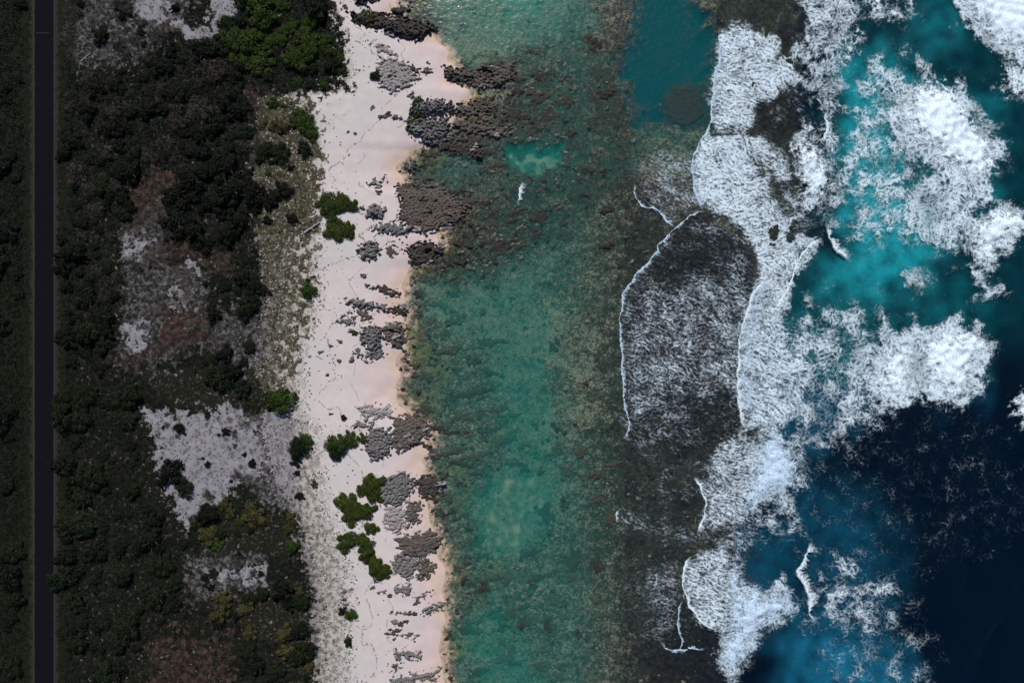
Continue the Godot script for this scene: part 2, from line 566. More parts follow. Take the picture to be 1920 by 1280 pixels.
# ------------------------------------------------------------------ what lies where, in plan
func plan() -> void:
	# where the sand meets the water, and where the growth behind the beach ends: y, x
	shore_tab = table([-300, 742, 0, 742, 30, 738, 70, 815, 100, 838, 150, 850, 172, 880, 190, 870, 215, 850, 262, 815, 285, 770, 320, 742, 345, 752, 370, 800, 420, 815, 450, 822, 478, 795, 505, 762, 540, 754, 575, 752, 600, 752, 640, 752, 700, 745, 740, 738, 775, 765, 810, 805, 840, 800, 870, 790, 905, 800, 935, 795, 965, 800, 1000, 812, 1050, 822, 1100, 832, 1150, 828, 1200, 822, 1250, 828, 1300, 825, 1700, 830])
	veg_tab = table([-300, 610, 0, 612, 60, 645, 130, 662, 172, 650, 186, 575, 215, 585, 250, 605, 300, 600, 400, 604, 450, 606, 490, 598, 560, 602, 610, 592, 640, 576, 700, 572, 760, 572, 800, 598, 850, 606, 900, 612, 950, 622, 1000, 640, 1060, 655, 1120, 664, 1200, 660, 1300, 662, 1700, 660])
	specs = {
		"deep": [0.18, [   # metres of water more than the lagoon's three quarters of a metre
			[0.0, 30, [700, -200, 830, -200, 860, 200, 800, 600, 790, 1000, 860, 1300, 860, 1460, 700, 1460]],
			[0.55, 30, [790, 540, 1000, 530, 1060, 600, 1010, 720, 1045, 790, 1030, 880, 960, 820, 940, 690, 880, 640, 800, 590]],
			[1.1, 26, [880, 930, 960, 870, 1045, 890, 1035, 980, 970, 1050, 900, 1040]],
			[0.9, 30, [940, 690, 1010, 680, 1030, 800, 1010, 880, 950, 840]],
			[0.5, 26, [770, -200, 1080, -200, 1060, 60, 960, 100, 850, 135, 840, 70]],
			[0.9, 30, [930, 1130, 1010, 1300, 900, 1340, 860, 1180]],
			[-0.3, 30, [780, 195, 960, 190, 1150, 260, 1180, 330, 1000, 420, 930, 520, 790, 520, 790, 420, 900, 300]],
			[-0.15, 60, [1060, 330, 1200, 330, 1200, 980, 1090, 900, 1070, 700]],
			[-0.4, 50, [1050, 590, 1160, 620, 1160, 820, 1060, 820]],
			[-0.3, 50, [900, 100, 1180, 70, 1190, 330, 1080, 430, 960, 480]],
			[-0.55, 95, [1130, 270, 1300, 262, 1440, 460, 1420, 820, 1360, 1000, 1330, 1500, 1116, 1500, 1120, 900, 1112, 720]],
			[-0.62, 14, [1296, -200, 1370, -200, 1370, 70, 1345, 60, 1300, 6]],
			[-0.6, 24, [1110, -200, 1196, -200, 1190, 60, 1156, 110, 1160, 180, 1190, 256, 1110, 256]],
			[0.7, 24, [1212, -200, 1286, -200, 1298, 10, 1345, 75, 1340, 150, 1275, 160, 1243, 190, 1232, 236, 1206, 228, 1200, 184, 1170, 135, 1204, 60]],
			[3.0, 18, [1215, -200, 1275, -200, 1270, -60, 1288, 8, 1312, 40, 1342, 74, 1326, 104, 1334, 138, 1300, 146, 1272, 150, 1250, 172, 1238, 200, 1236, 226, 1212, 224, 1216, 196, 1200, 178, 1206, 152, 1180, 140, 1172, 118, 1190, 96, 1208, 64, 1198, 32, 1216, 0]],
			[1.9, 12, [948, 282, 1050, 275, 1044, 311, 968, 316]],
			[2.2, 14, [942, -60, 1014, -60, 1014, 18, 948, 22]],
			[-0.6, 24, [1350, -200, 1560, -200, 1560, 300, 1480, 480, 1400, 480, 1330, 300, 1345, 120, 1360, 60]],
			[5.5, 70, [1560, -200, 1700, -200, 2200, -200, 2200, 1600, 1330, 1600, 1420, 1290, 1480, 1200, 1430, 1000, 1500, 860, 1480, 620, 1570, 480, 1540, 250]],
		]],
		"reef": [0.58, [
			[0.74, 30, [740, -60, 900, 110, 1000, 300, 830, 560, 780, 760, 840, 1000, 850, 1300, 760, 1300, 700, 600]],
			[0.9, 26, [860, 110, 960, 90, 1200, 60, 1160, 140, 1210, 240, 1200, 330, 1060, 420, 960, 500, 900, 545, 770, 520, 765, 440, 800, 350, 900, 300, 760, 270, 775, 185, 900, 185]],
			[0.2, 26, [765, -200, 1080, -200, 1060, 55, 960, 90, 850, 128, 835, 70]],
			[0.05, 10, [945, -60, 1012, -60, 1012, 16, 950, 20]],
			[0.0, 10, [950, 283, 1048, 276, 1042, 310, 970, 314]],
			[0.1, 10, [860, 168, 960, 170, 940, 188, 880, 186]],
			[0.24, 26, [780, 535, 1000, 525, 1070, 600, 1020, 720, 1045, 790, 1030, 890, 960, 820, 930, 690, 880, 640, 800, 580]],
			[0.62, 20, [770, 640, 900, 650, 930, 760, 850, 800, 770, 740]],
			[0.12, 26, [890, 930, 960, 870, 1045, 890, 1035, 980, 970, 1050, 905, 1040]],
			[0.7, 22, [790, 880, 900, 860, 920, 930, 850, 960, 800, 940]],
			[0.35, 26, [930, 1130, 1010, 1300, 900, 1340, 860, 1180]],
			[0.7, 26, [1000, 990, 1150, 1000, 1140, 1080, 1040, 1070]],
			[0.34, 40, [1050, 590, 1160, 620, 1160, 820, 1060, 820]],
			[0.8, 70, [1160, 340, 1260, 380, 1420, 480, 1420, 1000, 1330, 1340, 1180, 1340, 1150, 900]],
			[0.9, 10, [1240, 165, 1285, 145, 1325, 165, 1330, 215, 1310, 245, 1270, 245, 1240, 215]],
			[0.8, 20, [1215, -200, 1275, -200, 1285, 10, 1340, 75, 1332, 140, 1275, 148, 1243, 175, 1232, 226, 1205, 222, 1203, 180, 1160, 135, 1198, 66]],
		]],
		"brown": [0.0, [
			[0.62, 50, [880, 120, 1160, 70, 1200, 240, 1190, 330, 1080, 430, 960, 500, 900, 540, 800, 520, 830, 430, 940, 340, 930, 210]],
			[0.0, 14, [946, 282, 1052, 274, 1046, 312, 966, 318]],
			[0.85, 90, [1160, 350, 1260, 380, 1420, 480, 1420, 820, 1340, 1000, 1300, 1340, 1180, 1340, 1120, 1000, 1100, 850]],
			[1.0, 14, [1240, 165, 1285, 145, 1325, 165, 1330, 215, 1310, 245, 1270, 245, 1240, 215]],
			[0.9, 30, [1300, -200, 1560, -200, 1560, 300, 1500, 460, 1400, 460, 1300, 300, 1350, 100]],
			[0.0, 12, [1215, -200, 1275, -200, 1285, 10, 1340, 75, 1332, 140, 1275, 148, 1243, 175, 1232, 226, 1205, 222, 1203, 180, 1160, 135, 1198, 66]],
		]],
		"dark": [0.0, [
			[0.85, 26, [1172, 830, 1168, 640, 1168, 570, 1200, 515, 1240, 465, 1320, 400, 1400, 450, 1440, 540, 1420, 800, 1320, 850]],
			[1.0, 30, [1220, 1140, 1340, 1130, 1480, 1240, 1480, 1400, 1200, 1400]],
			[0.9, 26, [1270, 740, 1390, 740, 1390, 800, 1320, 850, 1250, 860]],
			[0.85, 24, [1230, 430, 1330, 410, 1410, 480, 1360, 540, 1250, 520]],
			[0.6, 24, [1240, 900, 1320, 880, 1320, 990, 1250, 990]],
			[0.4, 24, [1150, 1010, 1270, 1000, 1260, 1080, 1170, 1080]],
			[1.0, 20, [1400, 170, 1510, 160, 1530, 250, 1460, 260, 1400, 240]],
			[1.0, 16, [1450, 50, 1500, 40, 1510, 90, 1460, 90]],
		]],
		"soil": [0.0, [
			[1.0, 26, [-300, -300, 560, -300, 640, 60, 655, 170, 560, 180, 490, 190, 470, 330, 500, 560, 480, 700, 520, 760, 480, 790, 480, 900, 560, 960, 590, 1150, 600, 1500, -300, 1500]],
		]],
		"olive": [0.0, [
			[1.0, 22, [490, 185, 580, 190, 600, 240, 598, 440, 545, 470, 545, 600, 500, 720, 480, 690, 500, 560, 470, 330, 470, 220]],
			[0.62, 22, [520, 440, 590, 450, 580, 640, 540, 740, 490, 740, 500, 600]],
			[1.0, 16, [250, 690, 480, 690, 520, 750, 400, 770, 330, 760]],
			[0.9, 16, [440, 1110, 560, 1090, 590, 1150, 590, 1300, 520, 1200, 450, 1180]],
			[0.95, 16, [375, 1000, 460, 960, 560, 965, 560, 1035, 390, 1040]],
		]],
		"twig": [0.0, [
			[0.95, 24, [110, -60, 400, -60, 330, 80, 250, 125, 140, 130, 110, 60]],
			[0.95, 22, [230, 430, 300, 340, 335, 330, 325, 460, 400, 520, 395, 640, 300, 690, 220, 680, 240, 560]],
			[0.8, 22, [390, 590, 490, 560, 500, 690, 400, 690]],
			[0.9, 18, [350, 1038, 510, 1038, 500, 1110, 430, 1110, 360, 1130]],
			[0.8, 18, [440, 770, 560, 780, 560, 950, 500, 950, 440, 880]],
		]],
		"litter": [0.0, [
			[0.95, 16, [290, 310, 330, 330, 310, 390, 240, 430, 230, 400]],
			[1.0, 16, [280, 460, 440, 470, 440, 520, 380, 500, 300, 500]],
			[1.0, 16, [310, 570, 390, 580, 400, 630, 320, 660, 240, 690, 225, 660, 300, 640]],
			[0.75, 40, [270, 1190, 340, 1170, 450, 1180, 450, 1340, 270, 1340]],
			[0.8, 14, [440, 160, 490, 160, 500, 210, 460, 230]],
			[0.7, 14, [105, -20, 140, -20, 135, 60, 105, 60]],
		]],
		"sand": [0.0, [
			[1.0, 12, [310, 30, 390, 60, 400, -20, 470, -60, 462, 20, 420, 50, 395, 80, 350, 78]],
			[0.95, 14, [240, -40, 300, -40, 330, 30, 300, 60, 250, 30]],
			[1.0, 14, [268, 765, 395, 768, 455, 762, 480, 800, 500, 870, 470, 890, 420, 935, 350, 985, 320, 930, 290, 880, 300, 830]],
			[0.8, 14, [240, 445, 285, 450, 280, 490, 240, 490]],
			[0.85, 14, [330, 540, 365, 545, 360, 590, 335, 590]],
			[0.85, 14, [240, 610, 290, 590, 270, 660, 235, 660]],
			[0.8, 12, [370, 1060, 500, 1050, 500, 1105, 400, 1075]],
			[0.9, 14, [500, 770, 560, 780, 570, 960, 540, 940, 500, 860]],
			[0.75, 10, [340, 488, 385, 500, 380, 515, 345, 505]],
		]],
		"foam": [0.0, [
			[0.26, 10, [1166, 826, 1170, 760, 1163, 690, 1163, 600, 1170, 550, 1196, 512, 1235, 462, 1318, 398, 1400, 450, 1420, 540, 1390, 610, 1385, 760, 1395, 810, 1310, 840, 1230, 850]],
			[0.36, 30, [1180, 640, 1240, 540, 1330, 520, 1410, 540, 1390, 640, 1385, 720, 1260, 730, 1190, 780]],
			[0.10, 24, [1215, 500, 1290, 440, 1360, 460, 1330, 510, 1240, 540]],
			[0.12, 22, [1290, 750, 1390, 760, 1385, 820, 1300, 840]],
			[0.3, 20, [1190, 300, 1250, 275, 1300, 285, 1310, 385, 1250, 420, 1205, 385]],
			[0.6, 9, [1346, 60, 1380, 40, 1500, 70, 1512, 160, 1430, 200, 1400, 245, 1334, 242, 1331, 180]],
			[0.5, 22, [1470, -60, 1610, -60, 1620, 40, 1590, 100, 1560, 200, 1510, 200, 1515, 90]],
			[0.1, 12, [1450, 50, 1500, 45, 1508, 90, 1460, 95]],
			[0.64, 9, [1300, 290, 1322, 250, 1400, 250, 1440, 262, 1490, 290, 1500, 370, 1490, 420, 1470, 440, 1500, 450, 1480, 520, 1425, 545, 1415, 470, 1375, 415, 1330, 395, 1306, 372]],
			[0.34, 40, [1420, 260, 1510, 280, 1510, 420, 1450, 400, 1420, 330]],
			[0.12, 12, [1415, 195, 1500, 165, 1525, 240, 1470, 262, 1420, 245]],
			[0.4, 18, [1500, 230, 1560, 200, 1590, 330, 1570, 430, 1500, 420]],
			[0.42, 50, [1590, 110, 1700, 100, 1730, 160, 1690, 240, 1720, 300, 1830, 360, 1830, 420, 1790, 475, 1700, 450, 1610, 460, 1570, 330]],
			[0.6, 20, [1680, 340, 1830, 350, 1820, 420, 1770, 465, 1700, 430]],
			[0.66, 26, [1660, 205, 1720, 145, 1800, 165, 1875, 260, 1875, 320, 1850, 370, 1760, 330, 1690, 275]],
			[0.42, 50, [1460, 575, 1560, 560, 1700, 610, 1660, 760, 1630, 860, 1500, 880, 1470, 780]],
			[0.56, 14, [1388, 760, 1384, 690, 1392, 610, 1415, 545, 1450, 500, 1490, 455, 1545, 425, 1530, 460, 1480, 540, 1465, 600, 1520, 690, 1500, 780, 1440, 810, 1400, 800]],
			[0.7, 26, [1640, 660, 1700, 625, 1760, 605, 1845, 615, 1870, 650, 1840, 700, 1840, 745, 1780, 768, 1720, 740, 1680, 770, 1635, 745]],
			[0.52, 10, [1300, 895, 1330, 850, 1400, 800, 1425, 880, 1380, 985, 1306, 1000, 1322, 945]],
			[0.55, 18, [1408, 830, 1450, 795, 1505, 860, 1495, 925, 1420, 955, 1386, 975, 1398, 900]],
			[0.34, 22, [1400, 960, 1500, 920, 1510, 1000, 1400, 1030, 1310, 1010]],
			[0.55, 10, [1278, 1075, 1300, 1040, 1370, 1015, 1365, 1100, 1365, 1195, 1320, 1175, 1286, 1125]],
			[0.55, 18, [1362, 1060, 1384, 1020, 1392, 1090, 1480, 1095, 1505, 1150, 1435, 1180, 1405, 1240, 1370, 1285, 1335, 1230, 1362, 1180]],
			[0.38, 40, [1515, 1050, 1560, 1030, 1650, 1060, 1710, 1150, 1700, 1250, 1600, 1190, 1520, 1170]],
			[0.2, 40, [1520, 1180, 1740, 1200, 1740, 1300, 1560, 1300]],
			[0.12, 40, [1190, 830, 1330, 830, 1310, 1000, 1220, 990]],
			[0.3, 34, [1180, 1070, 1260, 1040, 1285, 1100, 1270, 1190, 1220, 1200]],
			[0.3, 14, [1155, 955, 1180, 952, 1260, 990, 1310, 1000, 1300, 1020, 1230, 1005, 1160, 990]],
			[0.26, 24, [1480, 870, 1620, 830, 1640, 900, 1560, 930]],
			[0.15, 24, [1700, 870, 1800, 880, 1880, 940, 1860, 980, 1760, 930]],
			[0.3, 14, [1690, 505, 1745, 505, 1740, 560, 1695, 560]],
			[0.66, 20, [1790, -80, 2080, -80, 2080, 160, 1935, 125, 1890, 110, 1850, 85, 1800, 35]],
			[0.5, 14, [1875, 160, 1890, 122, 1930, 115, 1930, 190, 1900, 186]],
			[0.55, 16, [1815, 410, 1870, 382, 1935, 390, 1930, 430, 1880, 480, 1850, 515, 1880, 560, 1830, 560, 1840, 515, 1820, 480]],
			[0.35, 14, [1720, -20, 1720, 30, 1690, 50, 1640, 40, 1650, -40]],
			[0.07, 70, [1530, 860, 1800, 780, 1940, 860, 1900, 1000, 1700, 1060, 1560, 1040]],
		]],
		"bubbles": [0.0, [
			[0.1, 90, [1560, -100, 2000, -100, 2000, 640, 1560, 640]],
			[0.34, 60, [1500, 480, 1700, 470, 1830, 580, 1650, 640, 1500, 620]],
			[0.9, 50, [1590, 110, 1660, 100, 1730, 170, 1690, 250, 1670, 320, 1790, 390, 1770, 470, 1660, 540, 1570, 540, 1590, 430, 1580, 330, 1580, 200]],
			[0.35, 30, [1700, 90, 1720, 10, 1780, -40, 1830, 60, 1780, 110]],
			[0.62, 60, [1480, 1170, 1600, 1150, 1700, 1240, 1700, 1340, 1480, 1340]],
			[0.26, 80, [1490, 880, 1640, 960, 1680, 1110, 1620, 1180, 1510, 1120]],
			[0.3, 40, [1400, 600, 1640, 600, 1640, 760, 1500, 860, 1400, 780]],
			[0.35, 40, [1660, 160, 1880, 180, 1880, 360, 1760, 420]],
			[0.2, 40, [1660, 560, 1860, 590, 1840, 760, 1660, 740]],
			[0.25, 40, [1380, 980, 1500, 960, 1480, 1180, 1380, 1200]],
		]],
	}
	in_rows(make_field, specs.size())
	for i in specs.size():
		field[specs.keys()[i]] = rows[i]
	# thin the foam where the sand of the photograph's inlets shows none

# ------------------------------------------------------------------ the scene
func _ready() -> void:
	rng.seed = 7
	var cam := Camera3D.new()
	cam.fov = 53.13
	cam.position = Vector3(0, HIGH, 0)
	cam.rotation_degrees = Vector3(-90, 0, 0)
	cam.far = 4000.0
	add_child(cam)
	var sky := Sky.new()
	var air := ProceduralSkyMaterial.new()
	air.sky_top_color = Color(0.25, 0.38, 0.58)
	air.sky_horizon_color = Color(0.62, 0.68, 0.74)
	air.sky_curve = 0.15
	sky.sky_material = air
	var e := Environment.new()
	e.background_mode = Environment.BG_SKY
	e.sky = sky
	e.background_energy_multiplier = 0.7
	e.tonemap_mode = Environment.TONE_MAPPER_LINEAR
	e.tonemap_exposure = 1.14
	e.volumetric_fog_enabled = true
	e.volumetric_fog_density = 0.0
	e.sdfgi_enabled = true
	e.ssao_enabled = true
	e.ssil_enabled = true
	var we := WorldEnvironment.new()
	we.environment = e
	add_child(we)
	var sun := DirectionalLight3D.new()
	sun.light_energy = 1.45
	sun.light_angular_distance = 0.6
	sun.light_color = Color(1.0, 0.985, 0.965)
	sun.shadow_enabled = true
	add_child(sun)
	sun.look_at_from_position(Vector3.ZERO, Vector3(0.2, -1.3, 1.15))

	nb = noise(0.012, 3)
	nm = noise(0.05, 5)
	nf = noise(0.14, 9)
	ng = noise(0.42, 13)
	nc = noise(0.085, 17, FastNoiseLite.TYPE_CELLULAR)
	nc.cellular_return_type = FastNoiseLite.RETURN_DISTANCE
	nr = noise(0.035, 21, FastNoiseLite.TYPE_SIMPLEX_SMOOTH, 4)
	nr.fractal_type = FastNoiseLite.FRACTAL_RIDGED
	nr.fractal_gain = 0.6
	nl = noise(0.19, 27)
	nw = noise(0.03, 25, FastNoiseLite.TYPE_SIMPLEX_SMOOTH, 5)
	nw.fractal_gain = 0.62
	plan()
	materials()
	terrain()
	sea()
	road()
	outcrops()
	breakers()
	growth()
	small_things()

func materials() -> void:
	M.grey_rock = mottled("grey limestone", [Color8(52, 50, 49), Color8(98, 96, 95), Color8(138, 135, 132)], [0.3, 0.52, 0.75], 2.6, 7.0, 31)
	M.brown_rock = mottled("algae stained limestone", [Color8(44, 40, 36), Color8(84, 77, 71), Color8(118, 109, 101)], [0.3, 0.52, 0.75], 2.2, 7.0, 41)
	M.pale_rock = mottled("pale limestone", [Color8(86, 82, 80), Color8(132, 127, 125), Color8(170, 164, 161)], [0.3, 0.52, 0.75], 2.4, 6.0, 51)
	M.dark_rock = mottled("wet dark limestone", [Color8(28, 25, 23), Color8(60, 55, 50), Color8(94, 87, 80)], [0.3, 0.52, 0.75], 2.2, 7.0, 61)
	M.coral = mottled("dark coral rock", [Color8(22, 21, 18), Color8(44, 41, 35), Color8(70, 66, 55)], [0.3, 0.52, 0.75], 1.8, 7.0, 71)
	M.reef = mottled("weedy reef rock", [Color8(28, 28, 22), Color8(54, 52, 42), Color8(84, 81, 66)], [0.3, 0.52, 0.75], 1.8, 7.0, 75)
	M.foam = mottled("heaped white foam", [Color8(176, 198, 210), Color8(206, 219, 226), Color8(216, 226, 231)], [0.3, 0.5, 0.7], 5.0, 0.0, 81, 0.9)
	M.thin_foam = mottled("thin bluish foam", [Color8(142, 168, 190), Color8(168, 189, 206), Color8(188, 205, 218)], [0.3, 0.5, 0.7], 6.0, 0.0, 85, 0.9)
	for m in [M.foam, M.thin_foam]:
		m.transparency = BaseMaterial3D.TRANSPARENCY_ALPHA
		m.vertex_color_use_as_albedo = true
	M.asphalt = mottled("asphalt", [Color8(12, 12, 16), Color8(15, 15, 20), Color8(21, 21, 26)], [0.3, 0.5, 0.72], 3.0, 0.4, 91)
	M.asphalt.metallic_specular = 0.12
	M.line = mottled("worn white road paint", [Color8(30, 29, 32), Color8(58, 57, 57), Color8(86, 84, 82)], [0.32, 0.5, 0.65], 2.0, 0.0, 95)
	M.wood = mottled("bleached driftwood", [Color8(92, 90, 88), Color8(136, 133, 130), Color8(160, 157, 153)], [0.3, 0.5, 0.7], 0.8, 1.0, 97)
	M.leaf = plain("leaves", Color.WHITE, 0.8, true)
	M.leaf.backlight_enabled = true
	M.leaf.backlight = Color(0.22, 0.25, 0.1)
	M.bark = plain("bark", Color8(66, 58, 48))
	M.dead = plain("dead grey wood", Color8(94, 90, 86))
	M.tuft = plain("low growth", Color.WHITE, 0.9, true)
	M.pebble = plain("pebbles", Color.WHITE, 0.95, true)

func terrain() -> void:
	var n := int(ceil(TH / 20.0))
	in_rows(ground_rows, n)
	var bytes := PackedByteArray()
	for r in rows:
		bytes.append_array(r)
	var im := Image.create_from_data(TW, TH, false, Image.FORMAT_RGB8, bytes)
	var m := StandardMaterial3D.new()
	m.resource_name = "sand, soil and sea floor"
	m.albedo_texture = ImageTexture.create_from_image(im)
	m.texture_repeat = false
	m.roughness = 0.95
	m.metallic_specular = 0.25
	var cell := 3.2
	var w := int(TW / cell) + 1
	var h := int(TH / cell) + 1
	in_rows(terrain_rows, int(ceil(h / 16.0)))
	var hs := PackedFloat32Array()
	for r in rows:
		hs.append_array(r)
	var v := PackedVector3Array()
	var nn := PackedVector3Array()
	var uv := PackedVector2Array()
	var ix := PackedInt32Array()
	for j in h:
		for i in w:
			v.append(Vector3(wx(TX0 + i * cell), hs[j * w + i], wz(TY0 + j * cell)))
			uv.append(Vector2(i * cell / TW, j * cell / TH))
			var gx := hs[j * w + mini(i + 1, w - 1)] - hs[j * w + maxi(i - 1, 0)]
			var gz := hs[mini(j + 1, h - 1) * w + i] - hs[maxi(j - 1, 0) * w + i]
			nn.append(Vector3(-gx, 2.0 * cell * U, -gz).normalized())
	for j in h - 1:
		for i in w - 1:
			var k := j * w + i
			ix.append_array(PackedInt32Array([k, k + 1, k + w, k + w, k + 1, k + w + 1]))
	var o := mesh_node("ground", array_mesh(v, nn, PackedColorArray(), uv, ix), m)
	meta(o, "", "", "", "structure")
	# the country and the sea bed outside the part in view
	var far := mottled("scrub ground", [Color8(30, 34, 20), Color8(48, 48, 30), Color8(66, 62, 42)], [0.3, 0.5, 0.7], 9.0, 0.0, 103)
	for a in [[-2000.0, -2000.0, wx(700), wz(TY0)], [-2000.0, wz(TY0 + TH), wx(700), 2000.0], [-2000.0, wz(TY0), wx(TX0), wz(TY0 + TH)]]:
		sheet("surrounding_land", a, 1.35, far, "ground")
	sheet("deep_sea_bed", [wx(1500), -2000.0, 2000.0, 2000.0], -11.0, plain("sea bed", Color8(50, 48, 42)), "ground")
	for a in [[wx(700), -2000.0, wx(1500), wz(TY0)], [wx(700), wz(TY0 + TH), wx(1500), 2000.0]]:
		sheet("lagoon_bed", a, -1.2, plain("lagoon bed", Color8(120, 118, 96)), "ground")

func sheet(called: String, a: Array, y: float, mat: Material, _kind: String) -> MeshInstance3D:
	var p := PlaneMesh.new()
	p.size = Vector2(a[2] - a[0], a[3] - a[1])
	var o := mesh_node(called, p, mat)
	o.position = Vector3((a[0] + a[2]) / 2.0, y, (a[1] + a[3]) / 2.0)
	meta(o, "", "", "", "structure")
	return o

# ------------------------------------------------------------------ water, foam lace, bubbles under the surface
func water_grid(x0: float, x1: float, y0: float, y1: float, lift: float, cell := 8.0) -> ArrayMesh:
	var w := int(round((x1 - x0) / cell)) + 1
	var h := int(round((y1 - y0) / cell)) + 1
	var v := PackedVector3Array()
	var nn := PackedVector3Array()
	var uv := PackedVector2Array()
	var ix := PackedInt32Array()
	for j in h:
		for i in w:
			var px := x0 + i * cell
			var py := y0 + j * cell
			v.append(Vector3(wx(px), wave_height(px, py) + lift, wz(py)))
			uv.append(Vector2((px - SX0) / (SW * SS), (py - SY0) / (SH * SS)))
			nn.append(Vector3(wave_height(px - 6, py) - wave_height(px + 6, py), 12.0 * U, wave_height(px, py - 6) - wave_height(px, py + 6)).normalized())
	for j in h - 1:
		for i in w - 1:
			var k := j * w + i
			ix.append_array(PackedInt32Array([k, k + 1, k + w, k + w, k + 1, k + w + 1]))
	return array_mesh(v, nn, PackedColorArray(), uv, ix)

func sea() -> void:
	var wm := StandardMaterial3D.new()
	wm.resource_name = "water surface"
	wm.transparency = BaseMaterial3D.TRANSPARENCY_ALPHA
	wm.albedo_color = Color(0.7, 0.85, 0.88, 0.001)
	wm.roughness = 0.2
	wm.metallic_specular = 0.36
	var ripples := NoiseTexture2D.new()
	ripples.width = 512
	ripples.height = 512
	ripples.seamless = true
	ripples.noise = noise(0.022, 111, FastNoiseLite.TYPE_SIMPLEX_SMOOTH, 4)
	wm.heightmap_enabled = true
	wm.heightmap_texture = ripples
	wm.heightmap_scale = 4.5
	wm.uv1_triplanar = true
	wm.uv1_world_triplanar = true
	wm.uv1_scale = Vector3.ONE / 17.0
	var o := mesh_node("water", water_grid(660, 2060, -180, 1460, 0.0), wm)
	meta(o, "", "", "", "structure")
	var sea_far := plain("far sea", Color8(8, 26, 40), 0.15)
	for a in [[wx(2060), -2000.0, 2000.0, 2000.0], [wx(1480), -2000.0, wx(2060), wz(-180)], [wx(1480), wz(1460), wx(2060), 2000.0]]:
		sheet("open_sea", a, -0.1, sea_far, "water")
	# the body of the water: clear green in the lagoon, dark blue outside the reef
	var teal := Color(0.0, 0.85, 0.75)
	var navy := Color(0.0, 0.155, 0.265)
	for a in [["lagoon_water", 660.0, -180.0, 1090.0, 1460.0, teal, 0.33, -0.06], ["lagoon_water", 1090.0, -180.0, 1150.0, 332.0, teal, 0.33, -0.06], ["lagoon_water", 1150.0, 242.0, 1345.0, 332.0, teal, 0.25, -0.06],
			["lagoon_water", 1090.0, 332.0, 1112.0, 1460.0, teal, 0.25, -0.06], ["lagoon_water", 1112.0, 332.0, 1134.0, 1460.0, teal, 0.2, -0.06],
			["lagoon_water", 1134.0, 332.0, 1154.0, 1460.0, teal, 0.15, -0.06], ["lagoon_water", 1154.0, 332.0, 1172.0, 1460.0, teal, 0.1, -0.06],
			["channel_water", 1150.0, -180.0, 1345.0, 242.0, Color(0.0, 0.62, 0.65), 0.37, -0.06],
			["ocean_water", 1172.0, 332.0, 1345.0, 1460.0, navy, 0.5, -0.06], ["ocean_water", 1345.0, -180.0, 2060.0, 1460.0, navy, 0.5, -0.06]]:
		var f := FogVolume.new()
		f.name = numbered(a[0])
		f.shape = RenderingServer.FOG_VOLUME_SHAPE_BOX
		f.size = Vector3((a[3] - a[1]) * U, 12.0 + a[7], (a[4] - a[2]) * U)
		f.position = Vector3((wx(a[1]) + wx(a[3])) / 2.0, (a[7] - 12.0) / 2.0, (wz(a[2]) + wz(a[4])) / 2.0)
		var fm := FogMaterial.new()
		fm.albedo = a[5]
		fm.density = a[6]
		f.material = fm
		meta(f, "", "", "", "structure")
		add_child(f)
	# bubbles that the breakers drove under
	var bw := 300
	var bh := 700
	var bytes := PackedByteArray()
	bytes.resize(bw * bh * 4)
	for j in bh:
		for i in bw:
			var px := 1450.0 - 70.0 + i * 2.2
			var py := -70.0 + j * 2.05
			var c := fs(field.bubbles, px + nb.get_noise_2d(px, py) * 26.0, py + nb.get_noise_2d(px + 500.0, py) * 26.0)
			var v := 0.5 + 0.5 * nm.get_noise_2d(px * 0.5, py * 0.5) + 0.2 * nf.get_noise_2d(px * 0.6, py * 0.6) + 0.3 * nb.get_noise_2d(px * 2.0, py * 2.0)
			var at := (j * bw + i) * 4
			bytes[at] = 36
			bytes[at + 1] = 178 if py < 720.0 else 146
			bytes[at + 2] = 190 if py < 720.0 else 186
			bytes[at + 3] = int(clampf(c * (0.6 + 0.65 * v), 0.0, 1.0) * 255.0)
	var bm := StandardMaterial3D.new()
	bm.resource_name = "air bubbles in the water"
	bm.albedo_texture = ImageTexture.create_from_image(Image.create_from_data(bw, bh, false, Image.FORMAT_RGBA8, bytes))
	bm.transparency = BaseMaterial3D.TRANSPARENCY_ALPHA
	bm.texture_repeat = false
	bm.roughness = 1.0
	bm.metallic_specular = 0.0
	var p := PlaneMesh.new()
	p.size = Vector2(bw * 2.2 * U, bh * 2.05 * U)
	o = mesh_node("bubble_cloud", p, bm)
	o.position = Vector3(wx(1380 + bw * 1.1), -0.62, wz(-70 + bh * 1.025))
	meta(o, "turquoise clouds of air bubbles under the rough sea", "bubbles", "", "stuff")
	# lace of foam on the surface
	in_rows(foam_rows, int(ceil(SH / 24.0)))
	bytes = PackedByteArray()
	for r in rows:
		bytes.append_array(r)
	var fmat := StandardMaterial3D.new()
	fmat.resource_name = "foam lace"
	fmat.albedo_texture = ImageTexture.create_from_image(Image.create_from_data(SW, SH, false, Image.FORMAT_RGBA8, bytes))
	fmat.transparency = BaseMaterial3D.TRANSPARENCY_ALPHA
	fmat.texture_repeat = false
	fmat.roughness = 0.9
	fmat.metallic_specular = 0.2
	o = mesh_node("sea_foam", water_grid(1132, 1980, -68, 1348, 0.05), fmat)
	meta(o, "lacy white foam spread over the surf between the breakers", "foam", "", "stuff")

